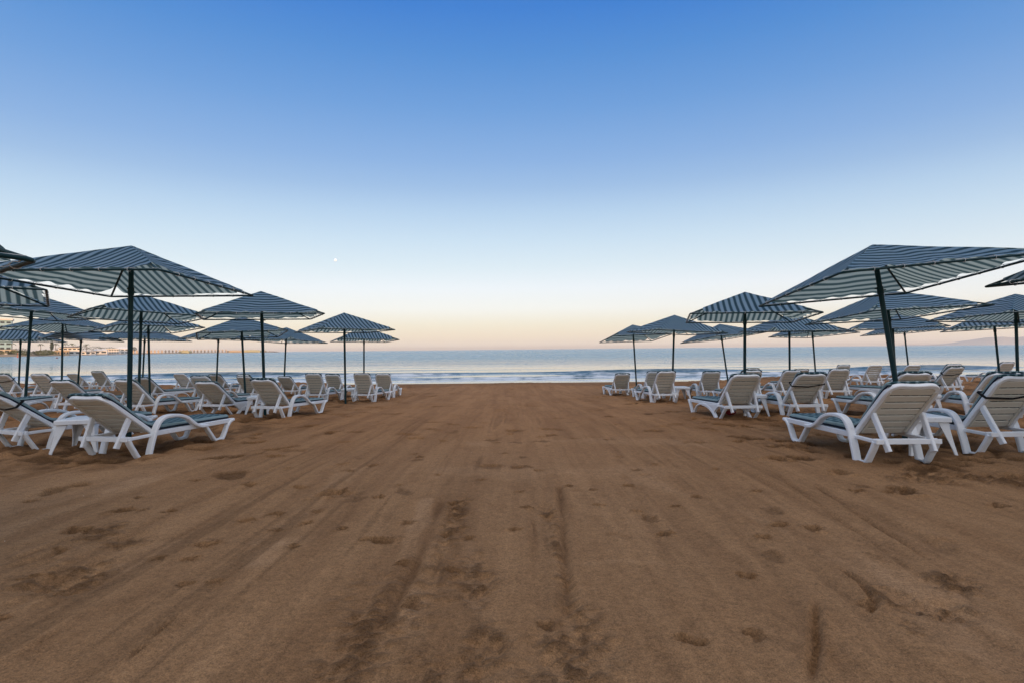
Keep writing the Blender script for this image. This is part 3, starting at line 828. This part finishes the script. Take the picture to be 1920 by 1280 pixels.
CLAB = {
'A1':'white armed lounger nearest the camera on the left, green striped mattress, whole side in view',
'A2':'white armed lounger cut by the left edge, black strap, beside the nearest small table',
'A3':'white lounger back between the two leftmost poles, dark striped top edge',
'A4':'white lounger directly behind the nearest left lounger, dark striped top edge, low backrest',
'A5':'white lounger half out of frame at the left edge, black strap across its back',
'A6':'armless lounger on curved arch legs at the left edge, behind the strapped one',
'A7':'bare white lounger with brown looking back, foot of the fine level striped far left parasol',
'A8':'farthest left white lounger with a raised open back, just left of the big parasol pole',
'A9':'white armed lounger right of the big left pole, seen from the side, second row',
'A10':'armless arched lounger right behind the second row lounger at the big left pole',
'A11':'bare white lounger back far left against the surf, before the breakwater end',
'A12':'armless lounger with checked dark mattress end left of a small cream table',
'A13':'white lounger whose striped mattress end shows just above the checked one',
'A14':'far white lounger by the shore under the pole before the breakwater huts',
'A15':'white lounger with dark striped mattress end left of the right leaning aisle pole',
'A16':'white lounger mostly hidden, dark corner showing behind the one left of the leaning aisle pole',
'A17':'white armed lounger beside the aisle on the left, second from the camera',
'A18':'small white lounger with low back between the leaning pole and the upright third row backs',
'A19':'left one of the two tall upright backs near the third left aisle pole',
'A20':'right one of the two tall upright backs, just left of the third aisle pole',
'A21':'white armed lounger right of the third aisle pole, tall slatted back, beside the aisle',
'A22':'white lounger peeping out on the right behind the third row aisle lounger, seaward left end',
'B1':'lone small lounger without arms at the seaward end on the right, nearest to the aisle',
'B2':'white lounger mostly hidden behind the left shoulder of the third row right aisle lounger',
'B3':'white armed lounger with tall slatted back at the third aisle pole on the right',
'B4':'white armed lounger with tilted back beside the clearly slanted thin pole',
'B5':'armless lounger on wide arch legs beside the right aisle, checked mattress end, blue seat',
'B6':'white lounger back showing above the arched aisle lounger, right of the bold parasol pole',
'B7':'farthest lounger back above the arched aisle lounger, dark top edge against the surf',
'B8':'white lounger with brown slatted back at the upright thin pole on the right',
'B9':'small lounger top with dark rim between the two thin poles on the right',
'B10':'white armed lounger with black strap, neighbour of the arched aisle lounger',
'B11':'white lounger with brown slatted back and arms, seen right of the strapped lounger',
'B12':'small lounger top showing above the brown slatted back, right of the second thin pole',
'B13':'bare white lounger with striped slatted back, alone left of the thick leaning pole',
'B14':'armless arched lounger with striped mattress end behind the thick leaning pole',
'B16':'bare white far lounger back just right of the thick leaning pole, against the sea',
'B17':'white armed lounger with long blue seat, back right of the thick leaning pole',
'B18':'white armed lounger nearest the camera on the right, large slatted back, dark green mattress',
'B19':'white lounger cut by the right edge with black strap, beside the nearest small table',
'B20':'white lounger with black strap and brown back in the middle of the right block',
'B21':'white lounger with thin dark frame just left behind the strapped brown backed one',
'B22':'far white lounger with striped slatted back at the right edge before the hills',
'B23':'white armed lounger with dark mattress behind the nearest right edge lounger'}
def build_loungers():
    for n, (key, (x, y, ph, th)) in enumerate(CHAIRS.items()):
        th = int(round(th/2)*2)
        arch = key in ARCH
        root = empty('sun_lounger', (x, y, gz(x, y)+.002), R(90-ph))
        # settle it on the slope of the sand
        dx, dy = math.sin(R(ph)), math.cos(R(ph))
        slope = (gz(x+dx*.9, y+dy*.9)-gz(x-dx*.1, y-dy*.1))/1.0
        root.rotation_euler = (0, -math.atan(slope)*.8, R(90-ph))
        tag(root, CLAB[key], 'sun lounger', 'white resin sun loungers on the beach')
        def part(nm, k, fn, parent=root): return link(bpy.data.objects.new(nm, cached(k, fn)), parent)
        part('frame', 'frame', lambda: m_frame(False))
        part('seat', 'seat', m_seat)
        for s in (-1, 1):
            if arch:
                part('front_leg', ('af', s), lambda: m_arch_front(s)); part('rear_leg', ('ar', s), lambda: m_arch_rear(s))
            else:
                part('armrest', ('arm', s), lambda: m_arm(s)); part('front_leg', ('fl', s), lambda: m_front(s)); part('rear_leg', ('rl', s), lambda: m_rear(s))
            part('back_strut', ('st', th, s), lambda: m_strut(th, s))
        b = part('backrest', ('bk', th), lambda: m_back(th))
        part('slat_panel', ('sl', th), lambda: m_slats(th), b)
        if key not in BARE:
            mt = part('mattress', ('mt', th, n % 3), lambda: m_matt(th, n % 3))
            part('piping', ('pp', th, n % 3), lambda: m_pipe(th, n % 3), mt)
        if key in STRAP:
            part('strap', ('sp', th), lambda: m_strap(th))

# ------------------------------------------------------------------ side tables
def build_tables():
    W, H = .185, .375
    mb = MB()
    mb.box(-W, W, -W, W, H-.012, H, .005)
    for s in (-1, 1):                                    # rolled lip, four sides
        mb.box(-W-.004, W+.004, s*W-.010, s*W+.010, H-.055, H-.004, .006)
        mb.box(s*W-.010, s*W+.010, -W+.012, W-.012, H-.055, H-.004, .006)
    top = mb.mesh('table_top', M['resin'])
    legs = []
    for sx in (-1, 1):
        for sy in (-1, 1):
            mb = MB(); n = 7; vs = []
            for i in range(n):
                t = i/(n-1)
                cx, cy = sx*(W-.012+.055*t**1.3), sy*(W-.012+.035*t**1.3)
                w = .075*(1-t)**1.6+.028; z = (H-.05)*(1-t)-.015*t
                for px_, py_ in ((0, 0), (-sx*w, 0), (-sx*w, -sy*.010), (-sx*.010, -sy*.010), (-sx*.010, -sy*w), (0, -sy*w)):
                    vs.append((cx+px_, cy+py_, z))
            fs = []
            for i in range(n-1):
                for j in range(6):
                    q = (i*6+j, i*6+(j+1) % 6, (i+1)*6+(j+1) % 6, (i+1)*6+j)
                    fs.append(q if sx*sy > 0 else q[::-1])
            fs += [(0, 1, 2, 3), (0, 3, 4, 5), tuple(6*(n-1)+k for k in (0, 3, 2, 1)), tuple(6*(n-1)+k for k in (0, 5, 4, 3))]
            mb.add(vs, fs); legs.append(mb.mesh('leg', M['resin']))
    TL = {'T1':'small white side table between the two nearest loungers on the left','T2':'small white table right of the third aisle pole on the left','T3':'small white table beside the third aisle pole on the right',
          'T4':'small cream table beside the second row aisle lounger on the left','T5':'white side table with splayed legs between the two nearest loungers on the right','T6':'small white table right of the arched aisle lounger','T7':'small table behind the nearest right side table'}
    for k, (x, y, rz) in TABLES.items():
        root = empty('side_table', (x, y, gz(x, y)-.004), R(rz))
        tag(root, TL[k], 'side table', 'small white resin tables between loungers')
        link(bpy.data.objects.new('table_top', top), root)
        for l in legs: link(bpy.data.objects.new('leg', l), root)
    # red bundle under the arched aisle lounger
    mb = MB(); vs = []; nu, nv = 14, 8
    for i in range(nu):
        for j in range(nv+1):
            a = 2*math.pi*i/nu; b = -math.pi/2+math.pi*j/nv
            r = 1+.25*vnoise(np.array([math.cos(a)*1.7+3]), np.array([math.sin(a)*1.7+b]), 4)[0]
            vs.append((.085*r*math.cos(b)*math.cos(a), .06*r*math.cos(b)*math.sin(a), .05+.045*r*math.sin(b)))
    mb.add(vs, [(i*(nv+1)+j, ((i+1) % nu)*(nv+1)+j, ((i+1) % nu)*(nv+1)+j+1, i*(nv+1)+j+1) for i in range(nu) for j in range(nv)])
    o = mb.build('bundle', M['red'], None, 60)
    p = (3.72, 7.78); o.location = (p[0], p[1], gz(*p)+.03)
    tag(o, 'small dark red bundle on the sand under the arched aisle lounger', 'bundle')

build_parasols()
build_loungers()
build_tables()
# ------------------------------------------------------------------ far shore
ZW = -2.40+CAMZ
SHORE = [(-500, 300), (-200, 350), (0, 410), (100, 480), (200, 600), (250, 720), (300, 900), (360, 1100), (430, 1350), (512, 1650)]
FM = dict(
    land=simple('dry_sandy_soil', (.34, .24, .15), .95, .25, .05),
    leaf=simple('sunlit_olive_foliage', (.075, .090, .028), .8, .5, .4),
    dark=simple('dark_pine_foliage', (.040, .055, .028), .8, .4, .4),
    trunk=simple('palm_bark', (.15, .10, .065), .9, .3, 2),
    white=simple('white_render', (.68, .63, .57), .8, .08, .3),
    ochre=simple('ochre_render', (.43, .32, .21), .8, .15, .3),
    cyan=simple('pale_hotel_render', (.30, .44, .48), .8, .08, .1),
    glass=simple('dark_glazing', (.03, .04, .05), .25, .3, 1),
    hutwall=simple('tan_hut_boards', (.50, .37, .26), .8, .1, .5),
    roof=simple('brown_tiled_roof', (.16, .10, .07), .85, .2, .6),
    canvas=simple('white_canvas_roof', (.72, .70, .66), .8, .05, .3),
    yellow=simple('yellow_tarpaulin', (.38, .34, .19), .7, .2, .3),
    rock=simple('breakwater_rock', (.20, .16, .12), .95, .4, .3),
    hill=simple('bare_hill_rock', (.46, .41, .37), .95, .2, .002),
    orange=simple('orange_buoy_plastic', (.60, .12, .03), .5, .1, 2),
    maroon=simple('maroon_buoy_plastic', (.10, .02, .025), .5, .1, 2))

def build_shore():
    front = [at(px, 660, Y) for px, Y in SHORE]
    vs = []; fs = []
    for i, p in enumerate(front):
        d = Vector((-p.x*.0-1, .35, 0)).normalized()
        wide = (700, 600, 500, 420, 300, 160, 40, 30, 28, 22)[i]
        for q, z in ((0, ZW-.6), (3, ZW+.35), (14, ZW+1.6), (18, ZW+2.2), (wide, ZW+3.0)):
            q = min(q, wide)
            vs.append((p.x+d.x*q, p.y+d.y*q, z if wide > 60 else min(z, ZW+1.9)))
    for i in range(len(front)-1):
        for j in range(4):
            fs.append((i*5+j, i*5+j+1, (i+1)*5+j+1, (i+1)*5+j))
    mb = MB(); mb.add(vs, [f[::-1] for f in fs])
    tag(mb.build('far_shore', FM['land'], None, 0), 'sandy far shore and breakwater', None, None, 'structure')

def foliage(mb, c, rx, ry, rz, n, size, seed):
    rng = np.random.default_rng(seed)
    for _ in range(n):
        u = rng.normal(size=3); u /= np.linalg.norm(u); u *= rng.uniform(.45, 1.0)**.6
        u *= 1+.35*float(vnoise(np.array([u[0]*2.3+seed]), np.array([u[1]*2.3+u[2]*1.7]), seed)[0])
        p = np.array([c[0]+u[0]*rx, c[1]+u[1]*ry, c[2]+u[2]*rz])
        a = rng.normal(size=3); a /= np.linalg.norm(a); b = np.cross(a, rng.normal(size=3)); b /= np.linalg.norm(b)
        s = size*rng.uniform(.6, 1.3)
        mb.add([p-a*s, p+b*s*.5, p+a*s, p-b*s*.5], [(0, 1, 2, 3)])

def tree(name, px, Y, py_top, py_bot, wpx, label, cat, seed, group=None, m='dark'):
    top = at(px, py_top, Y); bot = at(px, py_bot, Y); h = top.z-bot.z; w = wpx/FPX*Y/2
    root = empty(name, bot); tag(root, label, cat, group)
    mb = MB(); mb.tube([(0, 0, -.5), (.1, 0, h*.3), (0, 0, h*.6)], max(.12, h*.025), 6); mb.build('trunk', FM['trunk'], root)
    mb = MB(); foliage(mb, (0, 0, h*.6), w, w*.8, h*.42, 420, max(.25, h*.06), seed); mb.build('crown', FM[m], root, 0)

def palm(px, Y, py_top, py_bot, label, seed):
    rng = random.Random(seed)
    top = at(px, py_top, Y); bot = at(px, py_bot, Y); h = top.z-bot.z
    root = empty('palm_tree', bot); tag(root, label, 'palm tree', 'palm trees on the far shore')
    mb = MB(); mb.tube(smooth([(0, 0, -.5), (.15, 0, h*.4), (.05, 0, h*.85)], 4), .22, 7); mb.build('trunk', FM['trunk'], root)
    mb = MB()
    for k in range(16):
        a = 2*math.pi*k/16+rng.uniform(-.2, .2); L = h*.34*rng.uniform(.8, 1.15); lift = rng.uniform(-.1, .7)
        prev = None
        for i in range(6):
            t = i/5; r = L*t; z = h*.85+L*(lift*t-.75*t*t*(1+.3*lift)); w = .09*L*(1-t*.8)
            cx, cy = .05+r*math.cos(a), r*math.sin(a); nx, ny = -math.sin(a)*w, math.cos(a)*w
            cur = [(cx-nx, cy-ny, z-w*.7), (cx, cy, z), (cx+nx, cy+ny, z-w*.7)]
            if prev: mb.add(prev+cur, [(0, 1, 4, 3), (1, 2, 5, 4)])
            prev = cur
    mb.build('crown', FM['leaf'], root, 0)

def house(name, px0, px1, py_top, py_bot, Y, depth, wall, roof, label, cat, wins=0, rows=1, pitched=False):
    a = at(px0, py_bot, Y); b = at(px1, py_bot, Y); w = b.x-a.x; h = at((px0+px1)/2, py_top, Y).z-a.z
    root = empty(name, ((a.x+b.x)/2, Y, a.z)); ang = math.atan2(-(a.x+b.x)/2, Y)*.92; w *= math.cos(ang)*1.05; root.rotation_euler = (0, 0, ang); tag(root, label, cat)
    mb = MB(); mb.box(-w/2, w/2, 0, depth, -2, h); mb.build('wall', FM[wall], root, 0)
    mb = MB(); o = .04*w
    if pitched:
        r = h*.35
        mb.add([(-w/2-o, -o, h), (w/2+o, -o, h), (w/2+o, depth+o, h), (-w/2-o, depth+o, h), (-w/3, depth/2, h+r), (w/3, depth/2, h+r)],
               [(0, 1, 5, 4), (2, 3, 4, 5), (1, 2, 5), (3, 0, 4), (3, 2, 1, 0)])
    else:
        mb.box(-w/2-o, w/2+o, -o*2, depth+o, h+.003, h+max(.25, h*.06))
    mb.build('roof', FM[roof], root, 0)
    for r in range(rows):
        for k in range(wins):
            cx = -w/2+w*(k+.5)/wins; ww = w/wins*.33; z0 = h*(r+.28)/rows; z1 = h*(r+.72)/rows
            mb = MB(); mb.box(cx-ww, cx+ww, -.06, .12, z0, z1); mb.build('window', FM['glass'], root, 0)

def build_far():
    build_shore()
    house('hotel', -46, 18, 600, 657, 560, 18, 'cyan', 'white', 'pale blue hotel block at the far left behind the palms', 'hotel', 6, 7)
    house('terrace_wall', -60, 26, 655, 662, 500, 6, 'white', 'roof', 'long low brown roofed pavilion below the pale hotel', 'pavilion', 8)
    for i, (p0, p1, t, b) in enumerate([(-60, 12, 657, 666), (12, 58, 657, 665.5), (58, 104, 656, 665)]):
        A = at(p0, b, 440+i*12); B = at(p1, b, 440+i*12); H = at(p0, t, 440+i*12).z-A.z; w = (B.x-A.x)/2
        mb = MB(); foliage(mb, (0, 0, H*.45), w*1.05, 3.5, H*.62, 1500, .55, 20+i)
        o = mb.build('hedge', FM['leaf'], None, 0); o.location = ((A.x+B.x)/2, A.y, A.z)
        tag(o, ('sunlit olive hedge at the left edge of the far shore', 'sunlit olive hedge below the cluster of palms', 'sunlit olive hedge left of the ochre restaurant')[i], 'hedge', 'hedges along the far shore')
    for i, (px, Y, t, l) in enumerate([(22, 470, 641, 'palm beside the pale hotel on the far shore'), (76, 480, 642.5, 'broad low palm between the two left parasol poles'), (104, 520, 642, 'tall palm right beside the dark column tree'),
                                       (123, 560, 642, 'palm over the ochre restaurant'), (135, 580, 641.5, 'palm over the white beach bar, right of the ochre restaurant'), (162, 600, 643, 'palm standing over the white beach bar roof')]):
        palm(px, Y, t, 660, l, i)
    tree('column_tree', 97, 500, 640, 661, 5, 'dark narrow column tree among the palms', 'tree', 61)
    for i, (px, Y, t, b, w, l) in enumerate([(38, 500, 652, 660, 26, 'low dark trees behind the left hedge'), (115, 600, 651, 660, 22, 'dark tree behind the ochre restaurant'), (148, 620, 647.5, 659, 30, 'wide dark tree behind the white beach bar'),
                                             (180, 640, 648.5, 659, 26, 'dark tree over the long bar'), (205, 660, 650.5, 660, 22, 'dark tree left of the white tent roofs'), (252, 760, 650, 659, 8, 'tree at the foot of the breakwater')]):
        tree('tree', px, Y, t, b, w, l, 'tree', 70+i, 'trees on the far shore')
    house('restaurant', 103, 128, 657, 665.5, 500, 9, 'ochre', 'ochre', 'ochre sunlit restaurant on the far shore beach', 'restaurant', 5)
    house('upper_house', 112, 150, 651.5, 657, 560, 10, 'white', 'roof', 'white house with brown roof above the ochre restaurant', 'house', 5, 1, True)
    house('beach_bar', 128, 152, 658, 664.6, 520, 8, 'white', 'canvas', 'bright white beach bar hut right of the ochre restaurant', 'beach bar', 2)
    house('long_bar', 152, 178, 658.5, 664.2, 560, 8, 'white', 'ochre', 'white bar with dark openings in the middle of the far shore', 'bar', 3)
    house('tent_hall', 176, 200, 656.5, 663.6, 600, 12, 'white', 'canvas', 'hall with a pitched white canvas roof on the far shore', 'hall', 2, 1, True)
    house('club_house', 200, 222, 654, 663.2, 640, 12, 'white', 'canvas', 'two storey white club house with dark terraces', 'club house', 5, 2)
    house('marquee', 220, 247, 653.5, 663, 680, 12, 'canvas', 'canvas', 'white peaked marquee right end of the built up shore', 'marquee', 4, 2, True)
    # row of pale huts on the breakwater
    mb = MB(); mb.box(-1.5, 1.5, -1.5, 1.5, -1.5, 4.2); mb.add([(-2.1, -2.1, 4.2), (2.1, -2.1, 4.2), (2.1, 2.1, 4.2), (-2.1, 2.1, 4.2), (0, 0, 6.0)], [(0, 1, 4), (1, 2, 4), (2, 3, 4), (3, 0, 4), (3, 2, 1, 0)])
    hut = mb.mesh('hut', FM['hutwall'], 0)
    for k in range(27):
        px = 256+k*6.6; Y = np.interp(px, [250, 300, 360, 430], [735, 915, 1115, 1365])
        b = at(px, 661, float(Y)); o = link(bpy.data.objects.new('beach_hut', hut)); o.location = (b.x-8, b.y+3, ZW+1.9)
        s = float(Y)/1000; o.scale = (s, s, .95*s+.2); o.rotation_euler = (0, 0, .6)
        tag(o, 'small pale hut in the long even row on the breakwater', 'hut', 'row of huts on the breakwater')
    for px0, px1, t, m, l, Y in ((338, 357, 655.5, 'yellow', 'yellow sunlit kiosk at the water in front of the hut row', 1040), (453, 489, 654.6, 'yellow', 'long yellow covered mound near the breakwater end', 1480), (425, 455, 655.5, 'ochre', 'low ochre shed after the last hut on the breakwater', 1380), (487, 498, 655.5, 'ochre', 'short ochre shed right of the yellow mound', 1560)):
        a = at(px0, 661, Y); b = at(px1, 661, Y); w = (b.x-a.x)/2; h = at(px0, t, Y).z-ZW
        mb = MB(); mb.sweep([(-w, 0, h*.15), (-w*.7, 0, h*.38), (0, 0, h*.46), (w*.7, 0, h*.4), (w, 0, h*.2)], [(-5, -h*.3), (5, -h*.3), (5, h*.3), (2, h*.5), (-2, h*.5), (-5, h*.3)], side=(0, 1, 0))
        o = mb.build('shed' if 'shed' in l else ('kiosk' if 'kiosk' in l else 'covered_mound'), FM[m], None, 0); o.location = (a.x+w, Y, ZW+.6)
        tag(o, l, 'shed' if 'shed' in l else ('kiosk' if 'kiosk' in l else 'mound'))
    a = at(512, 661, 1650)
    mb = MB(); foliage(mb, (0, 0, 0), 34, 12, 2.6, 500, 2.4, 99); o = mb.build('rock_tip', FM['rock'], None, 0); o.location = (a.x-14, a.y, ZW+.5)
    tag(o, 'low dark rock tip at the end of the breakwater', 'rocks')
    # buoys
    for px, py, Y, r, m, l in ((33, 669.4, 330, .55, 'orange', 'orange buoy with a thin post near the left edge'), (107, 671.2, 235, .45, 'maroon', 'dark maroon round buoy left of the parasol poles')):
        p = at(px, py, Y); root = empty('buoy', (p.x, p.y, ZW)); tag(root, l, 'buoy')
        mb = MB(); mb.cone((0, 0, -.2), r*.75, r, r*.8, 12); mb.cone((0, 0, -.2+r*.8), r, r*.35, r*.9, 12); mb.build('float', FM[m], root)
        if m == 'orange':
            mb = MB(); mb.tube([(0, 0, r), (0, 0, 3.2)], .09, 6); mb.build('post', FM[m], root)
    # pale hills beyond the bay on the right
    Y = 3000.0; vs = []; n = 60; prof = [(1690, 646.4), (1765, 645.2), (1800, 640), (1835, 634.5), (1870, 631.5), (1905, 633), (1935, 630), (1990, 626), (2060, 630), (2150, 634), (2300, 640)]
    xs = np.linspace(1690, 2300, n); tops = np.interp(xs, [p[0] for p in prof], [p[1] for p in prof])
    for i, (px, t) in enumerate(zip(xs, tops)):
        T = at(px, t+1.4*float(vnoise(np.array([px*.06]), np.array([0.]), 8)[0]), Y); ex = T.x/Y
        hgt = max(2, T.z-ZW)
        for q, hh in ((-540, -.02), (-300, .35), (-120, .75), (0, 1), (240, .6), (600, -.02)):
            w = 1+.18*float(vnoise(np.array([px*.09]), np.array([q*.012]), 15)[0]) if q else 1
            vs.append((ex*(Y+q), Y+q, ZW+hgt*hh*w))
    mb = MB(); mb.add(vs, [(i*6+j, (i+1)*6+j, (i+1)*6+j+1, i*6+j+1) for i in range(n-1) for j in range(5)])
    tag(mb.build('hills', FM['hill'], None, 60), 'pale hills across the bay', None, None, 'structure')
    # the moon
    mm, nt, p = mat('moon_surface'); tc = N(nt, 'ShaderNodeTexCoord').outputs['Object']
    c = mix_col(nt, noise_tex(nt, tc, .018, 4), (.70, .80, .88), (1, 1, 1)); nt.links.new(c, p.inputs['Base Color'])
    nt.links.new(c, p.inputs['Emission Color']); p.inputs['Emission Strength'].default_value = .30
    Y = 20000; c0 = at(628, 487.5, Y); r = 2.5/FPX*Y
    mb = MB(); vs = []; nu, nv = 24, 14
    for i in range(nu):
        for j in range(nv+1):
            a = 2*math.pi*i/nu; b = -math.pi/2+math.pi*j/nv
            vs.append((r*math.cos(b)*math.cos(a), r*math.cos(b)*math.sin(a), r*math.sin(b)))
    mb.add(vs, [(i*(nv+1)+j, ((i+1) % nu)*(nv+1)+j, ((i+1) % nu)*(nv+1)+j+1, i*(nv+1)+j+1) for i in range(nu) for j in range(nv)])
    o = mb.build('moon', mm, None, 180); o.location = c0
    tag(o, 'tiny pale full moon in the sky left of centre', 'moon')
    # the hotel block behind the beach that keeps the low sun off the sand
    root = empty('beachfront_hotel', (60, -180, -.05)); tag(root, 'long hotel block standing behind the beach', 'hotel')
    mb = MB(); mb.box(-290, 290, -18, 0, -2, 21); mb.build('wall', FM['white'], root, 0)
    mb = MB(); mb.box(-291, 291, -19, .8, 21.003, 21.6); mb.build('roof', FM['white'], root, 0)

build_far()
def build_haze():
    m = bpy.data.materials.new('sea_haze'); m.use_nodes = True; nt = m.node_tree
    nt.nodes.remove(nt.nodes['Principled BSDF'])
    v = N(nt, 'ShaderNodeVolumePrincipled'); v.inputs['Density'].default_value = HAZE; v.inputs['Color'].default_value = (1, .94, .88, 1)
    nt.links.new(v.outputs[0], nt.nodes['Material Output'].inputs['Volume'])
    mb = MB(); mb.box(-4500, 5600, -300, 3900, -6, 112); o = mb.build('haze', m, None, 0); o['kind'] = 'stuff'
HAZE = 1.0e-4
build_haze()

# ------------------------------------------------------------------ sky, sun, camera
SUN_EL, SUN_ROT = 5.0, 165.0
def build_world():
    w = bpy.data.worlds.new('World'); SC.world = w; w.use_nodes = True
    nt = w.node_tree; bg = nt.nodes['Background']
    sky = N(nt, 'ShaderNodeTexSky', sky_type='NISHITA'); sky.sun_disc = False
    sky.sun_elevation = R(SUN_EL); sky.sun_rotation = R(SUN_ROT); sky.air_density = 1; sky.dust_density = 1; sky.ozone_density = 1
    tc = N(nt, 'ShaderNodeTexCoord').outputs['Generated']
    sep = N(nt, 'ShaderNodeSeparateXYZ'); nt.links.new(tc, sep.inputs[0])
    # the sky pales in a low broad arch ahead over the sea and deepens to both sides
    def sq(s): return math_node(nt, 'MULTIPLY', s, s)
    plane = math_node(nt, 'SQRT', math_node(nt, 'ADD', sq(sep.outputs[1]), math_node(nt, 'MULTIPLY', sq(sep.outputs[0]), .60)))
    el = math_node(nt, 'DIVIDE', math_node(nt, 'ARCTAN2', sep.outputs[2], plane), math.pi/2)
    SKY = SKY_STOPS or [(-3, (150, 142, 140)), (0, (216, 201, 197)), (.6, (223, 207, 200)), (1.6, (234, 220, 205)), (3, (241, 233, 217)), (5, (245, 245, 239)), (7.6, (238, 245, 249)), (10.3, (222, 237, 246)), (13.5, (203, 225, 243)),
           (16.6, (182, 211, 238)), (19.6, (158, 193, 231)), (22.6, (139, 180, 227)), (28, (107, 160, 220)), (33, (81, 143, 213)), (37.5, (66, 130, 204)), (48, (110, 150, 205)), (62, (172, 190, 222)), (90, (178, 194, 224))]
    SKY = [(e, tuple((c/255/12.92 if c < 10 else ((c/255+.055)/1.055)**2.4) for c in col)) for e, col in SKY]
    K = SKY_K
    NF = {0: (2.3, 1.6, .47), .6: (2.42, 1.65, .49), 1.6: (3.2, 2.4, .75), 3: (3.9, 3.4, 1.4), 5: (3.9, 4.05, 2.3), 7.6: (3.3, 4.0, 2.9), 10.3: (2.75, 3.6, 3.2), 13.5: (2.25, 3.1, 3.18), 16.6: (1.88, 2.7, 3.0), 19.6: (1.6, 2.35, 2.75), 22.6: (1.4, 2.1, 2.55), 28: (1.12, 1.7, 2.2), 33: (.93, 1.43, 1.9), 37.5: (.8, 1.25, 1.7), 48: (.6, .95, 1.3), 62: (.45, .7, 1.0), 90: (.34, .53, .76), -3: (0, 0, 0)}
    stops = [((e+5)/95, tuple(max(.004, c-K*.88*n) for c, n in zip(col, NF[e]))) for e, col in SKY]
    f = math_node(nt, 'MULTIPLY_ADD', el, 90/95, 5/95)
    grad = ramp(nt, f, stops, 'LINEAR')
    dot = N(nt, 'ShaderNodeVectorMath', operation='DOT_PRODUCT'); nt.links.new(tc, dot.inputs[0])
    dot.inputs[1].default_value = Vector((.10, -.40, .91)).normalized()
    mr = N(nt, 'ShaderNodeMapRange', interpolation_type='SMOOTHSTEP'); mr.inputs['From Min'].default_value = .34; mr.inputs['From Max'].default_value = 1.0
    nt.links.new(dot.outputs['Value'], mr.inputs['Value'])
    up = N(nt, 'ShaderNodeMapRange', interpolation_type='SMOOTHSTEP'); up.inputs['From Min'].default_value = 0; up.inputs['From Max'].default_value = .12
    nt.links.new(sep.outputs[2], up.inputs['Value'])
    glow = math_node(nt, 'MULTIPLY', mr.outputs[0], up.outputs[0])
    g = N(nt, 'ShaderNodeVectorMath', operation='SCALE'); g.inputs[0].default_value = GLOW; nt.links.new(glow, g.inputs['Scale'])
    s2 = N(nt, 'ShaderNodeVectorMath', operation='SCALE'); nt.links.new(sky.outputs[0], s2.inputs[0]); s2.inputs['Scale'].default_value = K
    a1 = N(nt, 'ShaderNodeVectorMath', operation='ADD'); nt.links.new(grad, a1.inputs[0]); nt.links.new(g.outputs[0], a1.inputs[1])
    a2 = N(nt, 'ShaderNodeVectorMath', operation='ADD'); nt.links.new(a1.outputs[0], a2.inputs[0]); nt.links.new(s2.outputs[0], a2.inputs[1])
    nt.links.new(a2.outputs[0], bg.inputs['Color']); bg.inputs['Strength'].default_value = 1.0

SKY_STOPS = [(-3, (150, 142, 140)), (0, (203.4, 183.7, 173.4)), (0.6, (232.1, 214.2, 197.6)), (1.6, (242.1, 225.0, 199.5)), (3, (244.0, 235.1, 213.1)), (5, (247.1, 247.8, 241.6)), (7.6, (239.4, 247.1, 251.2)), (10.3, (221.0, 237.4, 246.7)), (13.5, (202.6, 225.8, 243.9)), (16.6, (182.6, 211.3, 238.8)), (19.6, (158.1, 192.1, 230.9)), (22.6, (139.0, 178.6, 227.0)), (28, (110.1, 160.0, 219.8)), (33, (85.0, 144.2, 213.6)), (37.5, (62.7, 128.6, 210.3)), (48, (110, 150, 205)), (62, (172, 190, 222)), (90, (178, 194, 224))]
SKY_K = .035
GLOW = (.90, .74, .52)
build_world()

sun = bpy.data.lights.new('sun', 'SUN'); sun.energy = 4.6; sun.angle = R(.5); sun.color = (1, .60, .30)
so = link(bpy.data.objects.new('sun', sun))
d = Vector((math.sin(R(SUN_ROT))*math.cos(R(SUN_EL)), math.cos(R(SUN_ROT))*math.cos(R(SUN_EL)), math.sin(R(SUN_EL))))
so.rotation_euler = d.to_track_quat('Z', 'Y').to_euler()

cam = bpy.data.cameras.new('camera'); co = link(bpy.data.objects.new('camera', cam)); SC.camera = co
cam.sensor_width = 36; cam.lens = FPX/1920*36; cam.clip_start = .05; cam.clip_end = 60000
co.matrix_world = Matrix.Translation(CAM) @ Matrix.Rotation(math.pi/2+math.atan(14.4/FPX), 4, 'X') @ Matrix.Rotation(HOR, 4, 'Z')

SC.view_settings.view_transform = 'Standard'; SC.view_settings.look = 'None'; SC.view_settings.exposure = 0; SC.view_settings.gamma = 1
SC.view_settings.use_curve_mapping = False
SC.render.engine = 'CYCLES'
cy = SC.cycles
cy.use_denoising = True; cy.denoiser = 'OPENIMAGEDENOISE'; cy.max_bounces = 6; cy.volume_bounces = 2; cy.diffuse_bounces = 3; cy.glossy_bounces = 3; cy.transmission_bounces = 3; cy.transparent_max_bounces = 6
cy.use_adaptive_sampling = True; cy.adaptive_threshold = .01; cy.caustics_reflective = False; cy.caustics_refractive = False
